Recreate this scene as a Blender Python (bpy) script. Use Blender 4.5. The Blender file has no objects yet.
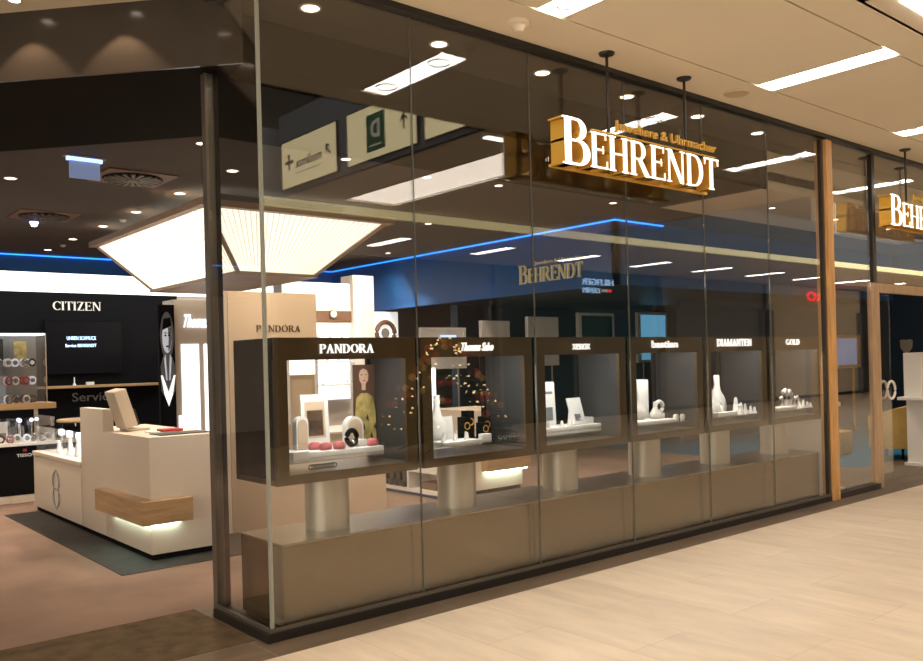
import bpy, bmesh, math, random
from mathutils import Vector, Matrix
random.seed(7)
SC = bpy.context.scene
COL = SC.collection
PI = math.pi
GY = 4.28          # plane of the shop window
HC = 3.72          # height of the arcade ceiling

# ------------------------------------------------------------------ materials
MATS = {}
def mat(name, color, rough=.5, metal=0., emit=None, estr=0., spec=.5, noise=None, bump=None, coat=0.):
    m = bpy.data.materials.new(name); m.use_nodes = True
    nt = m.node_tree; b = nt.nodes['Principled BSDF']
    b.inputs['Base Color'].default_value = (*color, 1)
    b.inputs['Roughness'].default_value = rough
    b.inputs['Metallic'].default_value = metal
    b.inputs['Specular IOR Level'].default_value = spec
    b.inputs['Coat Weight'].default_value = coat
    if emit:
        b.inputs['Emission Color'].default_value = (*emit, 1)
        b.inputs['Emission Strength'].default_value = estr
    tc = nt.nodes.new('ShaderNodeTexCoord')
    if noise:
        sc, amt = noise[0], noise[1]
        mp = nt.nodes.new('ShaderNodeMapping'); nt.links.new(tc.outputs['Object'], mp.inputs[0])
        if len(noise) > 2: mp.inputs['Scale'].default_value = noise[2]
        n = nt.nodes.new('ShaderNodeTexNoise'); n.inputs['Scale'].default_value = sc; n.inputs['Detail'].default_value = 5
        nt.links.new(mp.outputs[0], n.inputs['Vector'])
        mr = nt.nodes.new('ShaderNodeMapRange')
        mr.inputs['From Min'].default_value = .3; mr.inputs['From Max'].default_value = .7
        mr.inputs['To Min'].default_value = 1-amt; mr.inputs['To Max'].default_value = 1+amt
        nt.links.new(n.outputs['Fac'], mr.inputs['Value'])
        mx = nt.nodes.new('ShaderNodeVectorMath'); mx.operation = 'SCALE'
        mx.inputs[0].default_value = color; nt.links.new(mr.outputs[0], mx.inputs['Scale'])
        nt.links.new(mx.outputs[0], b.inputs['Base Color'])
    if bump:
        n = nt.nodes.new('ShaderNodeTexNoise'); n.inputs['Scale'].default_value = bump[0]
        nt.links.new(tc.outputs['Object'], n.inputs['Vector'])
        bp = nt.nodes.new('ShaderNodeBump'); bp.inputs['Strength'].default_value = bump[1]; bp.inputs['Distance'].default_value = .01
        nt.links.new(n.outputs['Fac'], bp.inputs['Height']); nt.links.new(bp.outputs[0], b.inputs['Normal'])
    MATS[name] = m
    return m

def tile_mat(name, c1, c2, mortar, w, h, msize, rough, vein=0.1, offset=.5, rot=False):
    m = mat(name, c1, rough)
    nt = m.node_tree; b = nt.nodes['Principled BSDF']
    tc = nt.nodes.new('ShaderNodeTexCoord')
    br = nt.nodes.new('ShaderNodeTexBrick')
    br.inputs['Color1'].default_value = (*c1, 1); br.inputs['Color2'].default_value = (*c2, 1)
    br.inputs['Mortar'].default_value = (*mortar, 1)
    br.inputs['Scale'].default_value = 1; br.inputs['Mortar Size'].default_value = msize
    br.inputs['Brick Width'].default_value = w; br.inputs['Row Height'].default_value = h
    br.offset = offset
    rm = nt.nodes.new('ShaderNodeMapping'); rm.inputs['Rotation'].default_value = (0,0,PI/2 if rot else 0)
    nt.links.new(tc.outputs['Object'], rm.inputs[0]); nt.links.new(rm.outputs[0], br.inputs['Vector'])
    mp = nt.nodes.new('ShaderNodeMapping'); mp.inputs['Scale'].default_value = (1.2, 5, 1)
    nt.links.new(rm.outputs[0], mp.inputs[0])
    n = nt.nodes.new('ShaderNodeTexNoise'); n.inputs['Scale'].default_value = 1.6; n.inputs['Detail'].default_value = 8; n.inputs['Roughness'].default_value = .65
    nt.links.new(mp.outputs[0], n.inputs['Vector'])
    mr = nt.nodes.new('ShaderNodeMapRange'); mr.inputs['From Min'].default_value = .3; mr.inputs['From Max'].default_value = .7
    mr.inputs['To Min'].default_value = 1-vein; mr.inputs['To Max'].default_value = 1+vein
    nt.links.new(n.outputs['Fac'], mr.inputs['Value'])
    mx = nt.nodes.new('ShaderNodeVectorMath'); mx.operation = 'SCALE'
    nt.links.new(br.outputs['Color'], mx.inputs[0]); nt.links.new(mr.outputs[0], mx.inputs['Scale'])
    nt.links.new(mx.outputs[0], b.inputs['Base Color'])
    return m

def glass_mat(name, tint, f0):
    m = bpy.data.materials.new(name); m.use_nodes = True
    nt = m.node_tree; nt.nodes.clear()
    out = nt.nodes.new('ShaderNodeOutputMaterial')
    tr = nt.nodes.new('ShaderNodeBsdfTransparent'); tr.inputs[0].default_value = (*tint, 1)
    gl = nt.nodes.new('ShaderNodeBsdfGlossy'); gl.inputs['Roughness'].default_value = 0.0
    gl.inputs['Color'].default_value = (1, 1, 1, 1)
    ge = nt.nodes.new('ShaderNodeNewGeometry')
    dt = nt.nodes.new('ShaderNodeVectorMath'); dt.operation = 'DOT_PRODUCT'
    nt.links.new(ge.outputs['Normal'], dt.inputs[0]); nt.links.new(ge.outputs['Incoming'], dt.inputs[1])
    ab = nt.nodes.new('ShaderNodeMath'); ab.operation = 'ABSOLUTE'; nt.links.new(dt.outputs['Value'], ab.inputs[0])
    om = nt.nodes.new('ShaderNodeMath'); om.operation = 'SUBTRACT'; om.inputs[0].default_value = 1; nt.links.new(ab.outputs[0], om.inputs[1])
    pw = nt.nodes.new('ShaderNodeMath'); pw.operation = 'POWER'; pw.inputs[1].default_value = 5; nt.links.new(om.outputs[0], pw.inputs[0])
    ma = nt.nodes.new('ShaderNodeMath'); ma.operation = 'MULTIPLY_ADD'; ma.inputs[1].default_value = 1-f0; ma.inputs[2].default_value = f0
    nt.links.new(pw.outputs[0], ma.inputs[0])
    mx = nt.nodes.new('ShaderNodeMixShader')
    nt.links.new(ma.outputs[0], mx.inputs[0]); nt.links.new(tr.outputs[0], mx.inputs[1]); nt.links.new(gl.outputs[0], mx.inputs[2])
    nt.links.new(mx.outputs[0], out.inputs[0])
    MATS[name] = m
    return m

M = MATS
tile_mat('limestone', (.66,.545,.42), (.59,.485,.37), (.50,.40,.29), 1.2, .45, .003, .40, .12, rot=True)
tile_mat('brown_stone', (.125,.085,.052), (.105,.073,.045), (.17,.13,.085), 1.2, .6, .004, .6, .28)
mat('door_mat', (.105,.074,.045), .95, noise=(9,.3), spec=.1)
mat('carpet', (.235,.158,.122), .95, noise=(1.6,.16), spec=.1, bump=(300,.3))
mat('carpet_blue', (.02,.14,.26), .9, spec=.1, noise=(40,.1))
mat('slate', (.036,.031,.027), .75, spec=.15, noise=(6,.2))
mat('arcade_ceiling', (.80,.705,.545), .75, noise=(.8,.03))
mat('arcade_ceiling_pale', (.74,.64,.50), .75)
mat('groove', (.10,.075,.05), .8)
mat('shop_ceiling', (.082,.071,.062), .8, spec=.15, noise=(.7,.08))
mat('black_soffit', (.010,.008,.006), .8, spec=.05)
mat('header', (.042,.034,.028), .2, noise=(3,.1))
mat('black_metal', (.012,.011,.010), .35)
mat('dark_bronze', (.030,.025,.019), .3, metal=.3)
mat('frame_grey', (.16,.14,.115), .35, metal=.6)
mat('case_bronze', (.095,.064,.030), .28, metal=.45, noise=(2,.12))
mat('case_side', (.012,.012,.012), .25)
mat('case_inner', (.035,.035,.037), .4)
mat('plinth_bronze', (.21,.155,.078), .22, metal=.75, noise=(1.5,.08))
mat('brushed_steel', (.34,.31,.26), .3, metal=.9, noise=(30,.08,(1,40,1)))
mat('pedestal_steel', (.55,.52,.45), .38, metal=.6, noise=(40,.04,(30,30,.5)))
mat('joint', (.03,.022,.015), .6)
mat('oak', (.40,.25,.125), .45, noise=(3,.22,(1,1,14)))
mat('oak_flat', (.46,.29,.14), .45, noise=(4,.15,(1,12,8)))
mat('orange_wood', (.66,.36,.13), .4, noise=(4,.25,(10,10,.6)))
mat('door_wood', (.50,.33,.19), .4, noise=(4,.18,(10,10,.6)))
mat('cream', (.66,.56,.45), .4)
mat('beige', (.62,.48,.34), .5)
mat('white', (.80,.78,.74), .4)
mat('paper', (.82,.82,.80), .6)
mat('black', (.006,.006,.007), .7, spec=.08)
mat('navy_wall', (.035,.055,.085), .6, spec=.2)
mat('blue_fascia', (.008,.10,.36), .5)
mat('grey_panel', (.22,.22,.22), .5)
mat('brown_panel', (.16,.09,.055), .5)
mat('screen', (.005,.005,.007), .4, spec=.08)
mat('gold', (.80,.46,.07), .38, metal=.35)
mat('gold_matte', (.75,.45,.07), .45, metal=.2)
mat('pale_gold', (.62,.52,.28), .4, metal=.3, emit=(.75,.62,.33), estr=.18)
mat('letter_white', (.9,.88,.82), .4, emit=(1,.95,.82), estr=1.15)
mat('letter_blue_white', (.9,.9,.95), .4, emit=(.72,.82,1), estr=1.6)
mat('letter_lit', (.9,.9,.9), .4, emit=(1,1,1), estr=.85)
mat('letter_cream', (.75,.72,.62), .5, emit=(1,.95,.85), estr=.25)
mat('letter_dark', (.05,.03,.02), .5)
mat('letter_grey', (.22,.22,.22), .5)
mat('letter_red', (.6,.02,.02), .5, emit=(1,.05,.04), estr=4.0)
mat('letter_sky', (.3,.4,.6), .5, emit=(.45,.7,1), estr=3.5)
mat('lamp', (.9,.9,.9), .5, emit=(1,.93,.86), estr=14)
mat('downlight', (.9,.9,.9), .5, emit=(1,.86,.70), estr=7)
mat('lamp_big', (.9,.9,.9), .5, emit=(1,.86,.72), estr=6.5)
mat('strip_yellow', (.8,.75,.5), .5, emit=(1,.84,.42), estr=1.8)
mat('lum_ceiling', (.9,.9,.88), .5, emit=(1,.98,.93), estr=2.4)
mat('hopper', (.8,.78,.7), .5, emit=(1,.96,.84), estr=1.3)
mat('hopper_rib', (.7,.66,.55), .5, emit=(1,.94,.78), estr=.62)  # ribs emit on their own to imitate light shining through them
mat('hopper_frame', (.42,.31,.22), .5)
mat('led_blue', (.1,.3,.8), .5, emit=(.03,.33,1), estr=1.9)
mat('led_white', (1,1,1), .5, emit=(.72,1,.88), estr=15)
mat('case_fill', (1,1,1), .5, emit=(1,.96,.88), estr=16)
mat('niche_glow', (1,1,1), .5, emit=(1,.86,.62), estr=2.6)
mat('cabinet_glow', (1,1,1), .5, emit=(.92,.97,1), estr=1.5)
mat('exit_blue', (.25,.32,.5), .3, emit=(.25,.34,.62), estr=.35)
mat('exit_tube', (.5,.6,1), .3, emit=(.35,.5,1), estr=2)
mat('blue_spot', (.3,.4,1), .3, emit=(.4,.5,1), estr=10)
mat('gallery_grey', (.17,.20,.25), .6)
mat('sign_frame_grey', (.12,.145,.18), .5)
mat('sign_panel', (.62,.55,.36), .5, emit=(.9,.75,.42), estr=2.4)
mat('sign_green', (.015,.12,.06), .5)
mat('sign_letter', (.045,.025,.02), .5)
mat('upper_beige', (.55,.46,.34), .7)
mat('stele_glow', (.8,.8,.76), .5, emit=(1,.97,.88), estr=1.3)
mat('stele_blue', (.1,.2,.3), .5, emit=(.15,.45,.7), estr=.7)
mat('fairy', (1,.8,.4), .5, emit=(1,.66,.3), estr=9)
mat('opp_dark', (.03,.035,.04), .5)
mat('opp_teal', (.015,.075,.10), .4)
mat('opp_brown', (.09,.05,.03), .5)
mat('leaf', (.02,.05,.025), .7, noise=(20,.5))
mat('red_ball', (.7,.03,.03), .35)
mat('gold_ball', (.95,.6,.18), .3, metal=.4)
mat('pink', (.62,.16,.18), .6)
mat('skin_tone', (.62,.42,.30), .6)
mat('hair', (.10,.05,.03), .6)
mat('yellow_dress', (.45,.35,.12), .6, noise=(14,.5))
mat('bw_light', (.6,.62,.66), .5, emit=(.75,.85,1), estr=.35)
mat('bw_mid', (.16,.17,.18), .5)
mat('yellow_leather', (.55,.36,.10), .35, noise=(5,.1))
mat('woven', (.42,.28,.10), .6, noise=(40,.4))
mat('red', (.4,.02,.02), .4)
mat('leather_black', (.02,.018,.017), .45)
mat('plastic_beige', (.55,.46,.36), .4)
mat('chrome', (.8,.8,.8), .15, metal=1.)
mat('orange', (.8,.25,.02), .5)
mat('mannequin_grey', (.3,.3,.3), .4)
glass_mat('glass', (.94,.94,.93), .062)
glass_mat('glass_coated', (.94,.94,.93), .20)
glass_mat('case_glass', (.96,.96,.96), .03)
mat('glass_edge', (.10,.10,.085), .3, spec=.6)
mat('glass_corner', (.30,.31,.27), .3)
mat('glass_edge_dark', (.16,.15,.12), .3)

# ------------------------------------------------------------------ builders
def tag(o, label=None, cat=None, group=None, kind=None):
    if label: o['label'] = label
    if cat: o['category'] = cat
    if group: o['group'] = group
    if kind: o['kind'] = kind
    return o
def thing(name, label, cat, loc=(0,0,0), group=None, rz=0):
    o = bpy.data.objects.new(name, None); COL.objects.link(o)
    o.location = loc; o.rotation_euler = (0,0,rz); o.empty_display_size = .1
    return tag(o, label, cat, group)

class MB:
    """collects shapes in WORLD coordinates; build() shifts them into the parent's frame"""
    def __init__(s): s.bm = bmesh.new(); s.mats = []; s.cur = 0
    def m(s, name):
        if name not in s.mats: s.mats.append(name)
        s.cur = s.mats.index(name); return s
    def _faces(s, fs):
        for f in fs: f.material_index = s.cur
    def box(s, x0, x1, y0, y1, z0, z1, bev=0, mtx=None):
        v = [s.bm.verts.new((x,y,z)) for x in (x0,x1) for y in (y0,y1) for z in (z0,z1)]
        q = [(0,1,3,2),(4,6,7,5),(0,4,5,1),(2,3,7,6),(0,2,6,4),(1,5,7,3)]
        fs = [s.bm.faces.new([v[i] for i in a]) for a in q]
        s._faces(fs)
        if bev:
            es = list({e for f in fs for e in f.edges})
            r = bmesh.ops.bevel(s.bm, geom=es, offset=bev, segments=2, affect='EDGES', profile=.6)
            s._faces(r['faces'])
            v = list({w for f in r['faces'] for w in f.verts} | {w for w in v if w.is_valid})
        if mtx: bmesh.ops.transform(s.bm, matrix=mtx, verts=[w for w in v if w.is_valid])
        return s
    def prism(s, pts, z0, z1):
        n = len(pts)
        a = [s.bm.verts.new((p[0],p[1],z0)) for p in pts]; b = [s.bm.verts.new((p[0],p[1],z1)) for p in pts]
        fs = [s.bm.faces.new(a[::-1]), s.bm.faces.new(b)]
        fs += [s.bm.faces.new([a[i],a[(i+1)%n],b[(i+1)%n],b[i]]) for i in range(n)]
        s._faces(fs); return s
    def slab(s, pts, off):
        """closed prism from a planar 3D polygon pushed along the vector off"""
        off = Vector(off); n = len(pts)
        a = [s.bm.verts.new(Vector(p)) for p in pts]; b = [s.bm.verts.new(Vector(p)+off) for p in pts]
        fs = [s.bm.faces.new(a[::-1]), s.bm.faces.new(b)]
        fs += [s.bm.faces.new([a[i],a[(i+1)%n],b[(i+1)%n],b[i]]) for i in range(n)]
        s._faces(fs); return s
    def lathe(s, c, prof, n=24, sx=1, sy=1, smooth=True):
        c = Vector(c); rings = []
        for r, z in prof:
            if r < 1e-5: rings.append([s.bm.verts.new(c+Vector((0,0,z)))])
            else: rings.append([s.bm.verts.new(c+Vector((r*sx*math.cos(2*PI*i/n), r*sy*math.sin(2*PI*i/n), z))) for i in range(n)])
        fs = []
        for A, B in zip(rings, rings[1:]):
            if len(A)==1 and len(B)==1: continue
            for i in range(n):
                j = (i+1)%n
                if len(A)==1: fs.append(s.bm.faces.new([A[0],B[j],B[i]]))
                elif len(B)==1: fs.append(s.bm.faces.new([A[i],A[j],B[0]]))
                else: fs.append(s.bm.faces.new([A[i],A[j],B[j],B[i]]))
        for R, rev in ((rings[0],True),(rings[-1],False)):
            if len(R)>1: fs.append(s.bm.faces.new(R[::-1] if rev else R))
        s._faces(fs)
        if smooth:
            for f in fs:
                if len(f.verts) <= 4: f.smooth = True
        return s
    def cyl(s, c, r, z0, z1, n=24):
        return s.lathe((c[0],c[1],0), [(r,z0),(r,z1)], n)
    def tube(s, pts, r, n=8, closed=False):
        pts = [Vector(p) for p in pts]; N = len(pts); rings = []
        for i, p in enumerate(pts):
            if closed: t = (pts[(i+1)%N]-pts[i-1]).normalized()
            else: t = (pts[min(i+1,N-1)]-pts[max(i-1,0)]).normalized()
            a = t.cross(Vector((0,0,1)));
            if a.length < .1: a = t.cross(Vector((1,0,0)))
            a.normalize(); b = t.cross(a).normalized()
            rings.append([s.bm.verts.new(p+r*(math.cos(2*PI*k/n)*a+math.sin(2*PI*k/n)*b)) for k in range(n)])
        fs = []
        rng = range(N) if closed else range(N-1)
        for i in rng:
            A, B = rings[i], rings[(i+1)%N]
            for k in range(n):
                fs.append(s.bm.faces.new([A[k],A[(k+1)%n],B[(k+1)%n],B[k]]))
        if not closed:
            fs.append(s.bm.faces.new(rings[0][::-1])); fs.append(s.bm.faces.new(rings[-1]))
        s._faces(fs)
        for f in fs: f.smooth = len(f.verts) == 4
        return s
    def ball(s, c, r, n=12, sx=1, sy=1, sz=1):
        prof = [(r*math.sin(PI*k/(n//2))*1.0, -r*sz*math.cos(PI*k/(n//2))) for k in range(n//2+1)]
        prof[0] = (0, -r*sz); prof[-1] = (0, r*sz)
        return s.lathe(c, prof, n, sx, sy)
    def build(s, name, parent=None, material=None, origin=None, kind=None, label=None):
        me = bpy.data.meshes.new(name)
        off = Vector((0,0,0))
        if parent is not None:
            p = parent
            while p is not None: off += p.location; p = p.parent
        elif origin is not None: off = Vector(origin)
        bmesh.ops.recalc_face_normals(s.bm, faces=s.bm.faces[:])
        bmesh.ops.translate(s.bm, verts=s.bm.verts[:], vec=-off)
        s.bm.to_mesh(me); s.bm.free()
        if material: s.mats = [material]
        for k in s.mats: me.materials.append(M[k])
        me.set_sharp_from_angle(angle=math.radians(38))
        o = bpy.data.objects.new(name, me); COL.objects.link(o)
        if parent is not None: o.parent = parent
        elif origin is not None: o.location = origin
        if kind: o['kind'] = kind
        if label: o['label'] = label
        return o
def part(name, material, parent, *boxes, bev=0, label=None):
    b = MB()
    for q in boxes: b.box(*q, bev=bev)
    return b.build(name, parent, material, label=label)
def struct(name, material, *boxes):
    b = MB()
    for q in boxes: b.box(*q)
    x = boxes[0]
    return b.build(name, None, material, origin=((x[0]+x[1])/2,(x[2]+x[3])/2,x[4]), kind='structure')
def solo(name, label, cat, material, mb, origin, group=None):
    return tag(mb.build(name, None, material, origin=origin), label, cat, group)
def copy_tree(o, parent=None):
    c = o.copy(); COL.objects.link(c)
    if parent is not None: c.parent = parent
    for ch in list(o.children): copy_tree(ch, c)
    return c

# ------------------------------------------------------------------ serif capitals
def rect(x0,y0,x1,y1): return [[(x0,y0),(x1,y0),(x1,y1),(x0,y1)]]
def ring(cx,cy,rx,ry,a0,a1,tx,ty,n=18):
    out=[]; pr=None
    for i in range(n+1):
        a=math.radians(a0+(a1-a0)*i/n); c,s_=math.cos(a),math.sin(a)
        o=(cx+rx*c,cy+ry*s_); q=(cx+(rx-tx)*c,cy+(ry-ty)*s_)
        if pr: out.append([pr[0],o,q,pr[1]])
        pr=(o,q)
    return out
T_, t_, S_ = .15, .05, .06
def stem(x, T=T_): return rect(x,0,x+T,1)+rect(x-S_,0,x+T+S_,.035)+rect(x-S_,.965,x+T+S_,1)
def glyph(ch):
    k = S_
    if ch=='B': return stem(k)+rect(k,1-t_,.36,1)+rect(k,.5,.36,.5+t_)+rect(k,0,.40,t_)+ring(.36,.765,.24,.235,-90,90,.14,t_)+ring(.40,.275,.29,.275,-90,90,.16,t_), .72
    if ch=='E': return stem(k)+rect(k,1-t_,.58,1)+rect(k,.5,.48,.5+t_)+rect(k,0,.62,t_)+rect(.545,.82,.58,1)+rect(.45,.42,.48,.64)+rect(.59,0,.625,.22), .66
    if ch=='F': return stem(k)+rect(k,1-t_,.58,1)+rect(k,.5,.48,.5+t_)+rect(.545,.80,.58,1)+rect(.45,.42,.48,.64), .62
    if ch=='H': return stem(k)+stem(k+.5)+rect(k,.48,k+.6,.48+t_), .81
    if ch=='I': return stem(k), .31
    if ch=='R': return stem(k)+rect(k,1-t_,.38,1)+rect(k,.47,.38,.47+t_)+ring(.38,.735,.26,.265,-90,90,.15,t_)+[[(.30,.50),(.47,.50),(.80,0),(.61,0)]]+rect(.60,0,.84,.035), .82
    if ch=='P': return stem(k)+rect(k,1-t_,.38,1)+rect(k,.44,.38,.44+t_)+ring(.38,.72,.28,.28,-90,90,.15,t_), .68
    if ch=='N': return rect(k+.04,0,k+.10,1)+rect(k-.04,0,k+.18,.035)+rect(k-.06,.965,k+.16,1)+[[(k,1),(k+.19,1),(.76,0),(.62,0)]]+rect(.70,0,.76,1)+rect(.62,.965,.84,1), .88
    if ch=='D': return stem(k)+rect(k,1-t_,.36,1)+rect(k,0,.36,t_)+ring(.36,.5,.42,.5,-90,90,.165,t_), .82
    if ch=='T': return stem(.27)+rect(0.02,1-t_,.69,1)+[[(.02,.78),(.055,.78),(.075,1),(.02,1)]]+[[(.655,.78),(.69,.78),(.69,1),(.635,1)]], .72
    if ch=='C': return ring(.45,.5,.42,.5,45,315,.16,t_,26)+rect(.70,.72,.735,.95), .78
    if ch=='O': return ring(.46,.5,.42,.5,0,360,.15,t_,32), .92
    if ch=='Ó': return ring(.46,.5,.42,.5,0,360,.15,t_,32)+[[(.42,1.08),(.49,1.08),(.60,1.24),(.50,1.24)]], .92
    if ch=='A': return [[(.05,0),(.115,0),(.42,.92),(.39,1)]]+[[(.55,0),(.74,0),(.44,1),(.36,1)]]+rect(.2,.33,.62,.33+t_)+rect(0,0,.2,.035)+rect(.48,0,.82,.035), .82
    if ch=='Z': return rect(.06,1-t_,.64,1)+rect(.04,0,.66,t_)+[[(.04,0),(.22,0),(.64,1),(.46,1)]]+rect(.06,.8,.095,1)+rect(.625,0,.66,.2), .72
    if ch=='M': return rect(k,0,k+.06,1)+rect(k-.05,0,k+.14,.035)+[[(k-.02,1),(k+.16,1),(.56,0),(.48,0)]]+[[(.48,0),(.55,0),(.92,1),(.86,1)]]+rect(.82,0,.98,1)+rect(.74,0,1.05,.035), 1.08
    if ch=='G': return ring(.45,.5,.42,.5,45,340,.16,t_,26)+rect(.66,0.08,.80,.42)+rect(.56,.40,.88,.435), .88
    if ch=='L': return stem(k)+rect(k,0,.58,t_)+rect(.55,0,.585,.24), .62
    return [], .4
def flat(quads, org, R, U, N, sx, sz, depth, mb):
    org, R, U, N = map(Vector, (org,R,U,N))
    for q in quads:
        mb.slab([org+R*(p[0]*sx)+U*(p[1]*sz) for p in q], -N*depth)
def serif_word(text, org, R, U, N, width, height, depth, name, material, parent, big_first=1., face=None, gap=.04):
    """each letter its own part; with face: a lit plate in front as its sub-part"""
    adv = [(glyph(c)[1]+gap)*(big_first if (i==0) else 1) for i, c in enumerate(text)]
    sx = width/sum(adv); x = 0
    org = Vector(org); R = Vector(R); N = Vector(N)
    for i, c in enumerate(text):
        k = big_first if i==0 else 1
        q, w = glyph(c)
        if q:
            b = MB(); flat(q, org+R*(x*sx), R, U, N, sx*k, height*k, depth, b)
            o = b.build(name, parent, material)
            if face:
                b = MB(); flat(q, org+R*(x*sx)+N*.006, R, U, N, sx*k, height*k, .006, b)
                b.build(name+'_face', o, face, label='white lit letter face')
        x += adv[i]
def serif_mesh(text, org, R, U, N, width, height, depth, mb):
    adv = [glyph(c)[1]+.06 for c in text]; sx = width/sum(adv); x = 0
    for i, c in enumerate(text):
        flat(glyph(c)[0], Vector(org)+Vector(R)*(x*sx), R, U, N, sx, height, depth, mb); x += adv[i]
def sans(name, text, org, R, U, N, width, height, depth, material, parent=None, shear=0, bold=0, label=None):
    cu = bpy.data.curves.new('tmp', 'FONT'); cu.body = text; cu.extrude = .5; cu.shear = shear; cu.offset = bold
    cu.resolution_u = 3
    tmp = bpy.data.objects.new('tmp', cu); COL.objects.link(tmp)
    dg = bpy.context.evaluated_depsgraph_get()
    me = bpy.data.meshes.new_from_object(tmp.evaluated_get(dg))
    bpy.data.objects.remove(tmp); bpy.data.curves.remove(cu)
    me.name = name
    xs = [v.co.x for v in me.vertices]; ys = [v.co.y for v in me.vertices]
    x0, x1, y0, y1 = min(xs), max(xs), min(ys), max(ys)
    org, R, U, N = map(Vector, (org,R,U,N))
    off = Vector((0,0,0))
    p = parent
    while p is not None: off += p.location; p = p.parent
    if parent is None: off = org.copy()
    for v in me.vertices:
        a = (v.co.x-x0)/(x1-x0)*width; c = (v.co.y-y0)/(y1-y0)*height
        v.co = org + R*a + U*c + N*(v.co.z*depth) - off
    me.materials.clear(); me.materials.append(M[material])
    o = bpy.data.objects.new(name, me); COL.objects.link(o)
    if parent is not None: o.parent = parent
    else: o.location = off
    if label: o['label'] = label
    return o
XR, ZU, YF = (1,0,0), (0,0,1), (0,-1,0)      # sign on a wall facing the arcade
# ================================================================== SETTING
struct('floor', 'limestone', (-9,42,-8,4.03,-.1,0))
struct('floor', 'brown_stone', (-9,42,4.03,5.2,-.1,0))
b = MB().prism([(-9,4.36),(2.13,4.36),(2.13,5.19),(-9,5.19)], 0, .003)
b.build('floor', None, 'door_mat', origin=(0,4.8,0), kind='structure')
struct('floor', 'carpet', (-9,8.9,5.2,19,-.1,0))
struct('floor', 'carpet', (8.9,11.0,5.2,19,-.1,0))
struct('floor', 'carpet_blue', (11.0,24,5.2,19,-.1,0))
b = MB().prism([(2.10,10.1),(2.10,6.42),(3.6,6.42),(3.6,10.1)], 0, .004)
b.build('floor', None, 'slate', origin=(2.8,8,0), kind='structure')
# arcade ceiling boards, with slots between them
LX = [-3.83,-1.26,1.31,3.88,6.455,9.03,11.6,14.17,16.74,19.31,21.88,24.45,27.0]
struct('ceiling', 'arcade_ceiling', (-9,42,3.815,GY+.02,HC,HC+.12))
b = MB(); prev = -9
for x in LX:
    b.box(prev, x, 2.78, 3.80, HC, HC+.12); prev = x+.25
b.box(prev, 42, 2.78, 3.80, HC, HC+.12)
b.build('ceiling', None, 'arcade_ceiling', origin=(10,3.3,HC), kind='structure')
struct('ceiling', 'arcade_ceiling', (-9,42,2.521,2.765,HC,HC+.12))
struct('ceiling', 'groove', (-9,42,2.5,GY+.02,HC+.14,HC+.2))
struct('trim_2', 'arcade_ceiling', (-9,42,2.48,2.52,HC,HC+.6))
# gallery edge above the arcade edge
for i, x in enumerate(LX):
    t = thing('strip_lamp', '', 'ceiling light', (x+.125,3.29,HC), 'strip lamps in the near arcade ceiling')
    where = {3: 'cut by the top edge above the shop sign', 4: 'whole bright strip in the arcade ceiling right of the hanging sign',
             5: 'bright strip at the right edge of the arcade ceiling'}
    t['label'] = 'long white ceiling lamp, ' + where[i] if i in where else 'long white recessed ceiling lamp farther along the arcade'
    part('diffuser', 'lamp', t, (x+.006,x+.244,2.786,3.794,HC+.006,HC+.05))
    part('housing', 'white', t, (x-.001,x+.006,2.786,3.794,HC-.002,HC+.06), (x+.244,x+.251,2.786,3.794,HC-.002,HC+.06))
    for yy in (2.95, 3.63):
        rr = MB().tube([(x+.125+.085*math.cos(a),yy+.085*math.sin(a),HC+.003) for a in [2*PI*q/24 for q in range(24)]], .006, 6, True)
        rr.build('spot_ring', t, 'frame_grey')

# speaker / detector on the near ceiling
b = MB().lathe((3.94,4.025,0), [(.0,HC-.07),(.03,HC-.065),(.05,HC-.03),(.075,HC-.02),(.08,HC)], 20)
solo('smoke_detector', 'small round pale smoke detector on the arcade ceiling near the window head', 'smoke detector', 'arcade_ceiling_pale', b, (3.94,4.025,HC))
b = MB().lathe((6.5,4.02,0), [(.0,HC-.012),(.10,HC-.012),(.11,HC)], 24)
solo('ceiling_speaker', 'flat round beige speaker cover on the ceiling right of the sign', 'speaker', 'beige', b, (6.5,4.02,HC))

# ---- bridge over the atrium with the wayfinding panels
struct('ceiling', 'arcade_ceiling_pale', (5.45,11.6,2.34,2.50,HC,HC+.2), (7.1,11.6,-1.48,2.34,HC,HC+.2), (5.45,6.25,-1.48,2.34,HC,HC+.2), (6.25,7.1,-1.48,-1.25,HC,HC+.2), (6.25,7.1,2.14,2.34,HC,HC+.2))
struct('wall_bridge', 'sign_frame_grey', (5.43,5.5,-1.48,2.5,HC+.0,4.75))
struct('wall_bridge', 'gallery_grey', (11.6,11.7,-1.48,2.5,HC,4.9))
t = thing('skylight_panel', 'large warm white luminous ceiling panel mirrored in the window left of the sign', 'ceiling light', (6.67,.44,HC))
part('diffuser', 'lamp_big', t, (6.26,7.09,-1.24,2.13,HC+.03,HC+.06))
part('frame', 'white', t, (6.25,6.26,-1.25,2.14,HC,HC+.08), (7.09,7.1,-1.25,2.14,HC,HC+.08))
t = thing('edge_lamp', 'slim white lamp in the pale ceiling at the top right corner of the photo', 'ceiling light', (6.3,2.29,HC))
part('diffuser', 'lamp', t, (5.66,6.9,2.25,2.33,HC-.012,HC))
X5 = 5.428
panels = [(-1.36,-.04,'leftmost cream wayfinding panel with a cross and a slanted arrow'),
          (.20,1.52,'cream wayfinding panel with a green square letter and an upright arrow'),
          (1.66,2.46,'cream wayfinding panel cut off by the ceiling edge, nearest the glass')]
NX = (-1,0,0); RX = (0,-1,0)
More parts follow.
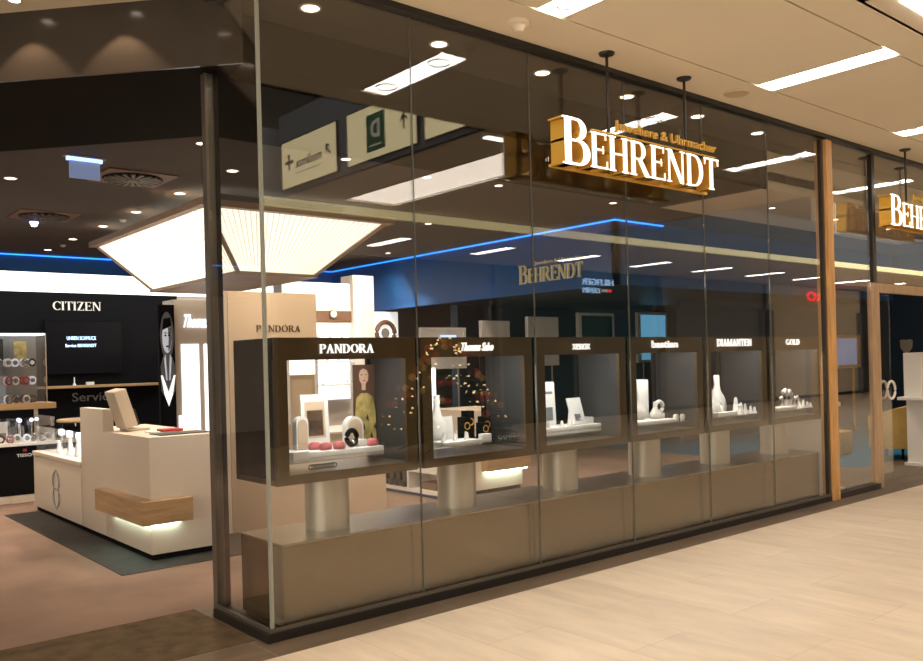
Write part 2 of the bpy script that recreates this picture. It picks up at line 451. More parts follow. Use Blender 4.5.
for i, (ya, yb, lab) in enumerate(panels):
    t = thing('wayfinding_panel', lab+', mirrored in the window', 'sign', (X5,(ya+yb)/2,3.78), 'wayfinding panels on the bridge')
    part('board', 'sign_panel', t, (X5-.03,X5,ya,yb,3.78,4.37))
    part('frame', 'opp_brown', t, (X5-.034,X5,ya-.012,ya,3.77,4.38), (X5-.034,X5,yb,yb+.012,3.77,4.38), (X5-.034,X5,ya,yb,3.77,3.782), (X5-.034,X5,ya,yb,4.368,4.38))
    def arrow(yc, zc, s, ang):
        # arrow in the plane of the panel, drawn with a tilt
        b = MB(); Rv = Vector((0,-1,0)); Uv = Vector((0,0,1)); ca, sa = math.cos(ang), math.sin(ang)
        R2 = Rv*ca+Uv*sa; U2 = -Rv*sa+Uv*ca; o = Vector((X5-.031,yc,zc))
        for q in ([(-.1,-.8),(.1,-.8),(.1,.6),(-.1,.6)], [(0,.9),(-.55,.25),(-.55,-.02),(0,.6)], [(0,.9),(.55,.25),(.55,-.02),(0,.6)]):
            b.slab([o+R2*(p[0]*s)+U2*(p[1]*s) for p in q], (-.006,0,0))
        b.build('arrow', t, 'sign_letter')
    if i == 1:
        part('green_square', 'sign_green', t, (X5-.036,X5-.03,.60,.95,3.86,4.27))
        sans('letter', 'D', (X5-.038,.86,4.0), RX, ZU, NX, .17, .2, .006, 'letter_cream', t, bold=.03)
        b = MB().box(X5-.04,X5-.036,.66,.89,3.91,3.93); b.build('underline', t, 'letter_cream')
        arrow(1.30, 4.06, .11, 0)
    if i == 0:
        arrow(-.22, 4.08, .10, math.radians(-40))
        b = MB().box(X5-.036,X5-.03,-1.19,-1.15,4.0,4.2).box(X5-.036,X5-.03,-1.27,-1.07,4.08,4.12); b.build('cross', t, 'sign_letter')
        sans('lettering', 'medimax', (X5-.034,-.38,4.0), RX, ZU, NX, .62, .12, .006, 'sign_letter', t)
        b = MB().box(X5-.035,X5-.03,-1.0,-.4,3.93,3.936); b.build('underline', t, 'sign_letter')

# ---- far side of the arcade (seen mirrored in the glass)
struct('wall_gallery', 'gallery_grey', (-9,42,-1.60,-1.50,3.715,4.60))
struct('trim_3', 'strip_yellow', (-9,42,-1.59,-1.485,3.60,3.71))
struct('ceiling', 'arcade_ceiling', (-9,42,-6.2,-1.60,HC,HC+.1))
for k in range(11):
    x = 8.95+2.55*k
    t = thing('strip_lamp', 'long white recessed ceiling lamp on the far side of the arcade', 'ceiling light', (x+.1,-4.2,HC), 'strip lamps in the far arcade ceiling')
    part('diffuser', 'lamp', t, (x,x+.22,-4.75,-3.65,HC-.008,HC))
YO = -6.0
struct('wall_opposite', 'opp_dark', (-9,42,YO-.2,YO,0,HC))
struct('wall_gallery', 'upper_beige', (19.5,24.5,-1.60,-1.50,4.62,7.2))
struct('wall_upper', 'opp_dark', (-9,42,-6.2,-6.0,HC+.1,7.5))
struct('wall_upper', 'gallery_grey', (-9,42,4.5,4.6,HC+.3,7.5))
struct('ceiling', 'arcade_ceiling', (-9,42,-6.2,-1.6,7.5,7.6))
struct('wall_end', 'brown_panel', (42,42.1,-6.2,4.3,0,7.5))
b = MB()
for k in range(4): b.box(13+k*1.6+.02, 13+(k+1)*1.6-.02, -1.56,-1.54,4.60,5.5)
o = b.build('glass_balustrade', None, 'case_glass', origin=(16,-1.55,4.6)); tag(o,'frameless glass balustrade on the grey gallery edge, mirrored in the window','balustrade')
# shop fronts opposite
def shopfront(x0, x1, z1, m1, lab):
    t = thing('shopfront', lab, 'shopfront', ((x0+x1)/2, YO+.05, 0), 'shopfronts across the arcade')
    part('fascia', m1, t, (x0,x1,YO+.005,YO+.14,z1,HC-.02))
    part('display_panel', m1, t, (x0+.1,x1-.1,YO+.005,YO+.06,.1,z1))
    part('pier', 'grey_panel', t, (x0,x0+.12,YO+.005,YO+.2,0,z1)); part('pier', 'grey_panel', t, (x1-.12,x1,YO+.005,YO+.2,0,z1))
    return t
shopfront(7.5,13.0,2.9,'opp_brown','brown shop front across the arcade mirrored left of the gold wall sign')
t = shopfront(13.2,19.0,2.95,'opp_teal','teal shop front across the arcade, mirrored below the hanging sign')
TM = (-1,0,0); NB = (0,1,0)
tt = thing('fashion_sign', 'blue white two line shop sign, mirrored right of the gold wall sign', 'sign', (16.9,YO+.16,3.2))
sans('lettering', 'HILFIGER', (17.30,YO+.16,3.36), TM, ZU, NB, 1.2, .16, .03, 'letter_sky', tt)
sans('lettering', 'DENIM', (16.75,YO+.16,3.16), TM, ZU, NB, .62, .13, .03, 'letter_sky', tt)
part('flag', 'letter_white', tt, (16.85,17.05,YO+.145,YO+.17,3.2,3.27)); part('flag', 'letter_red', tt, (17.05,17.22,YO+.145,YO+.17,3.2,3.27), label='red half of the flag mark')
shopfront(19.4,24.5,2.9,'grey_panel','grey shop front across the arcade, mirrored above the fifth display case')
shopfront(24.9,31.0,2.9,'arcade_ceiling','beige shop front across the arcade, mirrored above the last display case')
tt = thing('red_shop_sign', 'small glowing red shop sign, mirrored beside the orange wooden post', 'sign', (28.1,YO+.16,3.2))
sans('lettering', 'VERO', (29.2,YO+.16,3.24), TM, ZU, NB, 2.0, .32, .03, 'letter_red', tt, bold=.02)
# decorated tree in the arcade, mirrored in the first two cases
TX, TY = 8.6, -2.1
t = thing('christmas_tree', 'dark green decorated fir tree in the arcade, mirrored over the first two cases', 'christmas tree', (TX,TY,0))
b = MB(); b.lathe((TX,TY,0), [(.16,0),(.14,.25)], 12); b.build('stand', t, 'black')
b = MB()
for k in range(900):
    h = random.random()**1.3; z = .25+1.75*h; R = 1.15*(1-h)+.05; a = random.uniform(0,2*PI)
    p = Vector((TX+R*.55*math.cos(a), TY+R*.55*math.sin(a), z)); q = Vector((TX+R*math.cos(a)*random.uniform(.85,1.1), TY+R*math.sin(a)*random.uniform(.85,1.1), z-.08*random.random()))
    d = (q-p); s_ = Vector((-d.y,d.x,0)).normalized()*.035
    b.slab([p+s_, q, p-s_], (0,0,.02))
b.lathe((TX,TY,0), [(.62,.25),(.4,1.0),(.1,1.9),(0,2.05)], 14)
b.build('foliage', t, 'leaf')
b = MB()
for k in range(60):
    z = random.uniform(.5,1.95); h = (z-.25)/1.75; R_b = 1.15*(1-h)+.06; a = random.uniform(.1*PI,1.2*PI)
    b.ball((TX+R_b*math.cos(a), TY+R_b*math.sin(a), z), .017, 6)
b.build('fairy_light', t, 'fairy')['kind'] = 'stuff'
ball0 = {}
for k in range(34):
    z = random.uniform(.7,1.85); h = (z-.25)/1.75; R = 1.15*(1-h)+.10; a = random.uniform(.15*PI, 1.15*PI)
    kind = 'red' if k % 2 else 'gold'
    if kind not in ball0:
        b = MB(); b.ball((0,0,0), .055, 12); o = b.build('christmas_bauble', None, kind+'_ball', origin=(0,0,0)); ball0[kind] = o
    else:
        o = ball0[kind].copy(); COL.objects.link(o)
    o.location = (TX+R*math.cos(a), TY+R*math.sin(a), z)
    tag(o, 'shiny '+kind+' bauble hanging on the fir tree in the arcade', 'bauble', kind+' baubles on the tree')

# ---- shop shell
struct('wall_back', 'cream', (-9,24,18.6,18.8,0,3.4))
struct('wall_right', 'navy_wall', (17.6,17.75,4.5,18.6,0,HC))
struct('wall_left', 'black', (-9.1,-9,5.2,18.6,0,3.4))
struct('wall_behind', 'navy_wall', (9.6,17.6,11.5,11.7,0,2.5))
# diagonal entrance header and soffits.  A: header line, B: lip line
def La(x): return 4.87+(x-2.12)*(-1.115)
def Lb(x): return 6.46+(x-2.675)*(-1.187)
x0 = -6
b = MB().slab([(x0,La(x0),3.3),(2.30,La(2.30),3.3),(2.30,La(2.30),HC),(x0,La(x0),HC)], (.012,.012,0))
b.build('wall_header', None, 'header', origin=(0,6,3.3), kind='structure')
b = MB().prism([(x0,La(x0)+.026),(2.30,La(2.30)+.026),(2.34,4.98),(8.45,4.98),(8.45,6.3),(2.8,6.3),(x0,Lb(x0))], 3.3, 3.36)
b.build('ceiling', None, 'black_soffit', origin=(2,6,3.3), kind='structure')
b = MB().prism([(x0,Lb(x0)),(2.8,6.3),(8.45,6.3),(8.45,4.98),(9.0,4.98),(9.0,6.7),(15.9,6.7),(15.9,4.98),(17.6,4.98),(17.6,18.6),(-9,18.6),(-9,14.6)], 3.4, 3.5)
b.build('ceiling', None, 'shop_ceiling', origin=(4,10,3.4), kind='structure')
struct('ceiling', 'shop_ceiling', (2.2,17.6,GY+.03,5.0,HC,HC+.1))
struct('ceiling', 'arcade_ceiling', (9.0,15.9,4.98,6.7,3.4,3.5))
struct('trim_4', 'arcade_ceiling', (8.6,17.6,4.98,5.0,3.3,HC))
struct('trim_4', 'black_soffit', (2.36,8.6,4.98,5.0,3.3,HC))
# arcade ceiling in front of the diagonal header
b = MB().prism([(-9,GY+.02),(2.2,GY+.02),(2.2,La(2.2)),(x0,La(x0)),(-9,La(x0))], HC, HC+.1)
b.build('ceiling', None, 'arcade_ceiling', origin=(-2,5,HC), kind='structure')
# blue fascia
b = MB().box(9.1,9.2,7.53,14.8,2.5,3.4).box(9.1,17.6,7.53,7.6,2.5,3.4)
b.build('wall_fascia', None, 'blue_fascia', origin=(9.1,10,2.5), kind='structure')
struct('wall_fascia', 'blue_fascia', (-9,9.1,14.8,14.9,3.12,3.4))
struct('wall_fascia', 'opp_dark', (9.2,17.6,7.6,11.5,2.5,2.55))
for (bx, lab) in [((9.07,9.1,7.5,14.77,3.365,3.382),'long blue light line along the fascia left of its corner'),
                  ((9.07,10.15,7.5,7.53,3.365,3.382),'short blue light line right of the fascia corner'),
                  ((-9,9.07,14.77,14.8,3.365,3.382),'blue light line across the back of the shop ceiling')]:
    b = MB().box(*bx); solo('light_strip', lab, 'light strip', 'led_blue', b, ((bx[0]+bx[1])/2,(bx[2]+bx[3])/2,3.36), 'blue light strips on the fascia')
# luminous ceiling in panels
n = 0
for i in range(9):
    xa = -1.6+i*1.2
    for j in range(3):
        ya = 14.93+j*1.2
        b = MB().box(xa+.008,xa+1.192,ya+.008,ya+1.192,3.12,3.14)
        solo('ceiling_light', 'square white luminous ceiling panel at the back of the shop', 'ceiling light', 'lum_ceiling', b, (xa+.6,ya+.6,3.12), 'luminous ceiling panels')
struct('ceiling', 'grey_panel', (-9,9.5,14.9,18.6,3.15,3.2))
# ---- shop window glazing
for i in range(6):
    xa = 2.2+i*1.0405; xb = xa+1.0405
    t = bpy.data.objects.new('window_%d' % (i+1), None); COL.objects.link(t); t.location = (xa,GY,.06); t['kind'] = 'structure'
    part('pane', 'glass', t, (xa+.006,xb-.004,GY,GY+.012,.06,3.67))
    if i: part('pane_joint', 'glass_edge', t, (xa-.001,xa+.003,GY-.001,GY+.013,.06,3.67))
t = bpy.data.objects.new('window_7', None); COL.objects.link(t); t.location = (2.2,4.6,.06); t['kind'] = 'structure'
part('pane', 'glass', t, (2.194,2.206,GY+.02,4.95,.06,3.67))
part('pane_edge', 'glass_corner', t, (2.190,2.205,GY-.006,GY+.018,.06,3.67))
struct('trim_5', 'black_metal', (2.15,8.41,GY-.035,GY+.05,0,.05), (2.15,2.26,GY+.05,4.95,0,.05))
struct('trim_6', 'frame_grey', (2.17,8.46,GY-.02,GY-.004,.05,.07), (2.17,2.19,GY-.004,4.95,.05,.07))
struct('trim_7', 'black_metal', (2.14,12.5,GY-.04,GY+.05,3.68,HC), (2.14,2.26,GY+.05,5.0,3.68,HC))
struct('trim_8', 'frame_grey', (2.185,2.24,4.96,5.02,0,3.68))
struct('trim_8', 'black_metal', (2.24,2.268,4.955,5.02,0,3.68))
struct('trim_9', 'dark_bronze', (8.39,8.415,GY-.015,GY+.02,.05,3.66))
struct('trim_9', 'frame_grey', (8.416,8.445,GY-.015,GY+.02,0,3.66))
struct('trim_10', 'orange_wood', (8.446,8.56,GY-.05,GY+.08,0,3.66))
# side light, transom and door frame
t = bpy.data.objects.new('window_8', None); COL.objects.link(t); t.location = (9,GY,.06); t['kind'] = 'structure'
part('pane', 'glass', t, (8.57,9.47,GY,GY+.012,.06,2.2))
part('upper_pane', 'glass_coated', t, (8.57,9.47,GY,GY+.012,2.2,3.67))
part('sill', 'dark_bronze', t, (8.57,9.50,GY-.04,GY+.05,0,.06))
t = bpy.data.objects.new('window_9', None); COL.objects.link(t); t.location = (10.5,GY,2.26); t['kind'] = 'structure'
part('pane', 'glass_coated', t, (9.57,12.4,GY,GY+.012,2.26,3.67))
struct('trim_11', 'dark_bronze', (9.50,9.565,GY-.025,GY+.04,2.26,3.66))
struct('trim_12', 'door_wood', (9.48,9.60,GY-.03,GY+.05,0,2.15), (9.48,12.5,GY-.03,GY+.05,2.15,2.25), (12.3,12.5,GY-.05,GY+.09,0,2.13))
t = bpy.data.objects.new('window_10', None); COL.objects.link(t); t.location = (13.5,GY,.06); t['kind'] = 'structure'
part('pane', 'glass', t, (12.5,17.5,GY,GY+.012,.06,3.67))
struct('trim_13', 'arcade_ceiling', (17.6,42,GY,GY+.1,0,HC))
t = bpy.data.objects.new('door_1', None); COL.objects.link(t); t.location = (9.7,4.9,0); t['kind'] = 'structure'
part('pane', 'glass', t, (9.61,10.12,4.37,4.38,.02,2.14))
for yy in (4.33,4.42):
    MB().tube([(10.02+.10*math.cos(a),yy,1.055+.10*math.sin(a)) for a in [2*PI*k/24 for k in range(24)]], .014, 8, True).build('door_handle', t, 'white')
# plinth along the window
b = MB()
t = thing('window_plinth', 'long low bronze plinth with brushed steel top inside the shop window', 'plinth', (5.35,4.6,0))
for i, (xa, xb) in enumerate([(2.30,4.27),(4.285,6.31),(6.325,8.34)]):
    part('front_panel', 'plinth_bronze', t, (xa,xb,4.34,4.86,.035,.49))
    part('kick_board', 'joint', t, (xa+.01,xb-.01,4.36,4.84,0,.035))
    part('top_plate', 'brushed_steel', t, (xa-.005,xb+.005,4.335,4.865,.49,.502))
# ================================================================== DISPLAY CASES
CX = [2.290+1.04*i for i in range(6)]
names = ['first display case from the shop corner, lettered in white serif capitals, with pink cushions',
         'second display case from the shop corner, with a white script sign and black cubes',
         'third display case from the shop corner, with upright white cards',
         'fourth display case from the shop corner, with a tall white block and bracelet stand',
         'fifth display case from the shop corner, with a large white necklace bust',
         'last display case from the shop corner, beside the orange wooden post']
ZB, ZT, YA, YB = .825, 1.665, 4.36, 4.88
case = thing('display_case', names[0], 'display case', (CX[0],YA,.502), 'display cases behind the window')
xa, xb = CX[0], CX[0]+.99
F = .078
part('header_panel', 'case_bronze', case, (xa,xb,YA,YA+.02,ZT-.13,ZT))
part('frame', 'case_bronze', case, (xa,xa+F,YA,YA+.03,ZB,ZT-.13), (xb-F,xb,YA,YA+.03,ZB,ZT-.13), (xa+F,xb-F,YA,YA+.03,ZB,ZB+.055))
part('roof_panel', 'case_side', case, (xa,xb,YA+.02,YB,ZT-.02,ZT))
part('floor_panel', 'brushed_steel', case, (xa+.012,xb-.012,YA+.03,YB,ZB+.03,ZB+.05))
part('underside', 'case_bronze', case, (xa,xb,YA+.031,YB,ZB,ZB+.029))
o = part('side_panel', 'case_side', case, (xa,xa+.012,YA+.031,YB,ZB+.03,ZT-.021))
o = part('side_panel', 'case_inner', case, (xb-.012,xb,YA+.031,YB,ZB+.03,ZT-.021))
part('front_pane', 'case_glass', case, (xa+F,xb-F,YA+.012,YA+.018,ZB+.055,ZT-.13))
part('back_frame', 'case_side', case, (xa,xa+.03,YB-.03,YB,ZB,ZT-.021), (xb-.04,xb,YB-.03,YB,ZB,ZT-.021), (xa+.03,xb-.04,YB-.03,YB,ZT-.1,ZT-.021))
part('fill_bar', 'case_fill', case, (xa+.12,xb-.12,YA+.04,YA+.055,ZT-.045,ZT-.03))  # glowing strip added for brightness inside the case
part('glass_shelf', 'case_glass', case, (xa+.02,xb-.02,YA+.06,YB-.05,ZB+.11,ZB+.118))
b = MB().cyl((2.75,4.60),.135,.502,ZB,32); b.build('pedestal', case, 'pedestal_steel')
cases = [case]
for i in range(1,6):
    c = copy_tree(case); c.location.x = CX[i]; c['label'] = names[i]; cases.append(c)
# lettering on each case
def case_word(i, x0, x1, z0, z1, text, serif=True, shear=0, bold=0, caps=1):
    y = YA-.001
    if serif:
        b = MB(); serif_mesh(text, (x0,y-.012,z0), XR, ZU, YF, x1-x0, z1-z0, .012, b); b.build('lettering', cases[i], 'letter_lit', label='white lit lettering')
    else:
        sans('lettering', text, (x0,y-.006,z0), XR, ZU, YF, x1-x0, z1-z0, .01, 'letter_lit', cases[i], shear=shear, bold=bold, label='white lit lettering')
bpy.context.view_layer.update()
case_word(0, 2.58,2.962,1.572,1.625,'PANDORA')
case_word(1, 3.66,3.945,1.572,1.630,'Thomas Sabo', False, .4, .02)
case_word(2, 4.74,4.935,1.570,1.615,'xenox', False, 0, .0)
case_word(3, 5.69,6.04,1.575,1.635,'bastian', False, 0, .02)
case_word(4, 6.62,7.18,1.58,1.645,'DIAMANTEN')
case_word(5, 7.79,8.05,1.585,1.640,'GOLD')

# ================================================================== CASE CONTENTS
ZS = ZB+.118          # glass shelf top
def bust(name, x, y, z, h, w, m_, lab, cat='necklace bust', group=None):
    """neck-and-shoulder display bust"""
    b = MB(); b.lathe((x,y,z), [(0,0),(w*.42,0),(w*.5,h*.06),(w*.52,h*.2),(w*.42,h*.42),(w*.22,h*.58),(w*.16,h*.75),(w*.17,h*.93),(w*.14,h),(0,h)], 20, 1, .55)
    return solo(name, lab, cat, m_, b, (x,y,z), group)
def card(name, x, y, z, w, h, lean, lab, cat, m_='paper', pics=()):
    t = thing(name, lab, cat, (x,y,z))
    k = Matrix.Translation((x,y,z)) @ Matrix.Rotation(lean,4,'X') @ Matrix.Translation((-x,-y,-z))
    b = MB(); b.box(x-w/2,x+w/2,y-.008,y,z,z+h,mtx=k); b.build('board', t, m_)
    for (px0,px1,pz0,pz1,pm) in pics:
        b = MB(); b.box(x+px0*w,x+px1*w,y-.011,y-.0085,z+pz0*h,z+pz1*h,mtx=k); b.build('picture', t, pm)
    b = MB(); b.box(x-.02,x+.02,y,y+.05,z,z+.006); b.build('foot', t, m_)
    return t
def tray(x0,x1,y0,y1,z,h,lab,m_='paper'):
    b = MB().box(x0,x1,y0,y1,z,z+h,bev=min(.006,h*.3)); return solo('display_tray', lab, 'tray', m_, b, ((x0+x1)/2,(y0+y1)/2,z))
def ring_cone(x,y,z,h,lab,group,m_='paper',r=.02):
    b = MB().lathe((x,y,z), [(0,0),(r,0),(r,h*.12),(r*.75,h*.2),(r*.45,h*.8),(r*.25,h),(0,h)], 12); return solo('ring_stand', lab, 'ring stand', m_, b, (x,y,z), group)
def pad(x,y,z,r,m_,lab,group):
    b = MB().lathe((x,y,z), [(0,0),(r*.8,0),(r,.012),(r,.028),(r*.7,.045),(0,.05)], 16, 1.25, .8); return solo('jewellery_cushion', lab, 'cushion', m_, b, (x,y,z), group)
def arch_bust(x,y,z,w,h,lab):
    t = thing('arched_display', lab, 'jewellery display', (x,y,z))
    pts = [(-w/2,0),(w/2,0)]+[(w/2*math.cos(a),h-w/2+w/2*math.sin(a)) for a in [PI*k/12 for k in range(13)]]
    b = MB(); b.slab([(x+p[0],y,z+p[1]) for p in pts],(0,.05,0)); b.build('body', t, 'paper')
    pts = [(p[0]*.78,p[1]*.86+h*.05) for p in pts]
    b = MB(); b.slab([(x+p[0],y-.004,z+p[1]) for p in pts],(0,.004,0)); b.build('velvet_front', t, 'beige', label='beige velvet front')
# --- case 1
t1 = tray(2.46,3.16,4.56,4.83,ZS,.035,'long cream display tray in the first case')
z1 = ZS+.035
arch_bust(2.66,4.72,z1,.085,.21,'arched white jewellery display, left one in the first case')
arch_bust(3.02,4.68,z1,.13,.19,'arched white jewellery display, right one in the first case')
card('framed_picture',2.80,4.80,z1,.20,.34,-.06,'white framed poster with a dark bracelet picture in the first case','framed picture',pics=((-.36,.36,.18,.86,'beige'),(-.30,.28,.22,.7,'hair'),(-.2,.2,.34,.5,'chrome')))
for k,(x,y,m_,l) in enumerate([(2.72,4.68,'pink','leftmost pink cushion on the tray of the first case'),(2.75,4.60,'pink','second pink cushion from the left in the first case'),(2.84,4.585,'pink','front pink cushion with a bead ring, first case'),(3.10,4.60,'pink','single pink cushion at the right end of the tray, first case')]):
    pad(x,y,z1,.034,m_,l,'pink cushions in the first case')
t = thing('bracelet_roll','black bracelet roll with a silver bead in the first case','bracelet display',(2.96,4.62,z1))
MB().tube([(2.955+.045*math.cos(a),4.62+.012*math.cos(a),z1+.062+.045*math.sin(a)) for a in [2*PI*k/20 for k in range(20)]],.016,8,True).build('roll',t,'black')
MB().ball((2.955,4.602,z1+.035),.014).build('bead',t,'chrome')
b = MB().box(3.0,3.06,4.60,4.66,z1,z1+.045,bev=.004); solo('gift_box','small white box beside the black bracelet roll','box','paper',b,(3.03,4.63,z1))
b = MB().box(2.47,2.58,4.50,4.60,ZS,ZS+.05,bev=.004); solo('gift_box','pale grey box at the left end of the first case','box','white',b,(2.52,4.55,ZS))
b = MB()
for q in range(9): b.tube([(2.60+.02*q+.018*math.cos(a),4.52,ZB+.053+.014*math.sin(a)+.015) for a in [2*PI*k/10 for k in range(10)]],.004,5,True)
solo('bead_chain','string of small rings on the floor of the first case','bracelet','leather_black',b,(2.68,4.52,ZB+.05))
# --- case 2
bust('necklace_bust',3.71,4.70,ZS,.33,.17,'white','tall white necklace bust at the left of the second case')
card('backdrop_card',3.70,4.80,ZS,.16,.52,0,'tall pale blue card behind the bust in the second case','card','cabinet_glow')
card('display_card',3.84,4.78,ZS,.16,.17,-.1,'low white card in the middle of the second case','card')
tray(3.58,3.92,4.47,4.64,ZS,.02,'flat white tray at the left of the second case')
for k in range(9):
    x = 3.62+.034*k; y = 4.53+.03*(k%3)
    ring_cone(x,y,ZS+.02,.045+.02*((k*3)%4)/3,'small white ring stand on the tray in the second case','ring stands in the second case',r=.013)
b = MB().box(3.95,4.04,4.5,4.54,ZS,ZS+.05,bev=.003); solo('name_plate','small white tent card in the second case','card','paper',b,(3.99,4.52,ZS))
for k,(x,y,h) in enumerate([(3.99,4.74,.16),(4.06,4.78,.20),(4.15,4.72,.11),(4.22,4.78,.15)]):
    t = thing('watch_cube',['left glossy black display cube','taller brown black display cube','low black display cube','rightmost black display cube'][k]+' in the second case','display cube',(x,y,ZS))
    part('cube','black',t,(x-.035,x+.035,y-.035,y+.035,ZS,ZS+h),bev=.004)
    MB().tube([(x+.024*math.cos(a),y-.037,ZS+h*.6+.024*math.sin(a)) for a in [2*PI*j/14 for j in range(14)]],.004,5,True).build('bracelet',t,'gold')
for k in range(5):
    x = 4.12+.05*k
    b = MB().tube([(x+.014*math.cos(a),4.50,ZS+.018+.014*math.sin(a)) for a in [2*PI*j/12 for j in range(12)]],.004,5,True)
    solo('finger_ring','silver ring standing on the glass shelf of the second case','ring','chrome',b,(x,4.5,ZS),'silver rings in the second case')
# --- case 3
tray(4.62,5.43,4.62,4.84,ZS,.03,'long white tray in the third case')
tray(5.18,5.42,4.70,4.80,ZS+.03,.05,'raised white step at the right of the third case')
z3 = ZS+.03
card('display_card',4.86,4.80,z3,.29,.35,-.05,'large white card with small dark pictures, third case','card',pics=((-.30,-.02,.12,.42,'bw_mid'),(.10,.38,.12,.42,'bw_mid'),(-.05,.4,.72,.78,'grey_panel')))
card('display_card',5.17,4.70,z3,.16,.22,-.3,'tilted white card with one dark picture, third case','card',pics=((-.25,.2,.12,.38,'bw_mid'),))
for k,(x,h) in enumerate([(4.70,.06),(4.78,.05),(4.93,.045),(5.02,.12),(5.07,.08)]):
    ring_cone(x,4.66,z3,h,'white cone ring stand on the tray in the third case','ring stands in the third case',r=.024)
# --- case 4
tray(5.66,6.20,4.50,4.75,ZS,.02,'flat white tray in the fourth case')
b = MB().box(5.98,6.13,4.74,4.85,ZS,ZS+.36,bev=.004); solo('display_block','tall white block in the fourth case','display block','paper',b,(6.06,4.85,ZS))
z4 = ZS+.02
bust('necklace_bust',5.90,4.66,z4,.24,.14,'white','left white bust in the fourth case')
bust('necklace_bust',6.06,4.62,z4,.15,.13,'white','low white bust in front of the tall block, fourth case')
t = thing('bracelet_stand','white open bracelet stand in the fourth case','bracelet stand',(6.20,4.64,z4))
MB().tube([(6.17+.05*math.cos(a),4.66,z4+.10+.045*math.sin(a)) for a in [2*PI*k/20 for k in range(20)]],.018,8,True).build('loop',t,'white')
MB().box(6.13,6.21,4.63,4.69,z4-.001,z4+.045,bev=.004).build('base',t,'white')
for k in range(6): pad(6.27+.05*k,4.56+.03*(k%2),ZS,.024,'paper','small white ring pad at the right of the fourth case','ring pads in the fourth case')
# --- case 5
bust('necklace_bust',7.15,4.72,ZS,.37,.24,'white','largest white necklace bust, in the fifth case')
bust('necklace_bust',6.93,4.62,ZS,.24,.2,'white','lower left white bust in the fifth case')
for k,(x,h,r) in enumerate([(7.28,.15,.04),(7.36,.10,.035),(7.03,.12,.035)]):
    ring_cone(x,4.6,ZS,h,['tall white cone stand right of the large bust, fifth case','shorter white cone stand, fifth case','white cone stand before the large bust, fifth case'][k],None,r=r)
tray(6.80,7.34,4.48,4.56,ZS,.03,'low white step at the front of the fifth case')
def hook(x,y,z,s,lab,group):
    t = thing('bracelet_stand', lab, 'bracelet stand', (x,y,z), group)
    MB().tube([(x-.02*s,y,z),(x-.01*s,y,z+.03*s),(x+.0*s,y,z+.06*s),(x-.02*s,y,z+.085*s),(x-.045*s,y,z+.07*s)],.011*s,8).build('arm',t,'white')
    MB().lathe((x-.012*s,y,z),[(0,0),(.035*s,0),(.03*s,.01),(0,.012)],12).build('base',t,'white')
hook(7.24,4.52,ZS+.0,1.,'white hooked bracelet stand at the right of the fifth case',None)
hook(7.32,4.60,ZS,.9,'smaller white hooked stand at the far right of the fifth case',None)
# --- case 6
bust('necklace_bust',7.95,4.64,ZS,.27,.14,'white','slim white necklace bust at the left of the last case')
tray(7.88,8.30,4.5,4.66,ZS,.02,'flat white tray in the last case')
for k,(x,h) in enumerate([(8.05,.10),(8.14,.17),(8.22,.16),(8.29,.09),(8.36,.11)]):
    hook(x,4.55,ZS+.02 if x<8.3 else ZS,h/.085,['lowest','tallest','second tallest','middle','last'][k]+' white hooked stand in the last case',None)
for k,(x,h) in enumerate([(7.10,.08),(7.19,.10),(7.28,.075),(7.35,.06)]):
    ring_cone(x,4.445,ZS,h,'short white cone at the front edge of the glass shelf in the fifth case','front cones of the fifth case',r=.024)
for k,(x,h) in enumerate([(8.18,.07),(8.26,.085),(8.34,.06),(8.40,.05)]):
    ring_cone(x,4.445,ZS,h,'short white cone at the front edge of the glass shelf in the last case','front cones of the last case',r=.024)
bust('necklace_bust',7.93,4.80,ZS,.20,.16,'white','wide low white bust behind the slim bust in the last case')
# ================================================================== HANGING SIGNS
def shop_sign(dx, labels):
    YS = 3.98
    t = thing('hanging_shop_sign', labels, 'shop sign', (4.28+dx,YS+.075,2.84))
    # big B (runs higher) then small capitals
    B, wB = glyph('B')
    b = MB(); flat(B, (4.285+dx,YS,2.832), XR, ZU, YF, .40, .325, .13, b); o = b.build('letter', t, 'gold')
    b = MB(); flat(B, (4.285+dx,YS-.008,2.832), XR, ZU, YF, .40, .325, .008, b); b.build('letter_face', o, 'letter_white', label='white lit letter face')
    serif_word('EHRENDT', (4.57+dx,YS,2.842), XR, ZU, YF, 1.57, .25, .13, 'letter', 'gold', t, face='letter_white', gap=.02)
    sans('motto', 'Juweliere & Uhrmacher', (4.84+dx,YS,3.125), XR, ZU, YF, 1.26, .088, .02, 'gold_matte', t, bold=0, label='thin gold motto line')
    part('rule', 'gold', t, (4.60+dx,6.12+dx,YS+.01,YS+.03,3.108,3.116))
    part('tail_bar', 'gold_matte', t, (4.28+dx,6.12+dx,YS+.10,YS+.128,2.825,2.845), (4.55+dx,6.12+dx,YS+.10,YS+.128,3.085,3.10))
    for x in (4.86,5.80):
        b = MB().cyl((x+dx,4.055),.011,3.11,HC-.02,12); o = b.build('rod', t, 'dark_bronze')
        b = MB().lathe((x+dx,4.055,0),[(.015,HC-.028),(.055,HC-.014),(.06,HC)],20); b.build('ceiling_rose', o, 'dark_bronze')
    return t
shop_sign(0, 'hanging shop sign with gold sided white letters before the large window')
shop_sign(5.02, 'second hanging shop sign cut off at the right edge above the doorway')
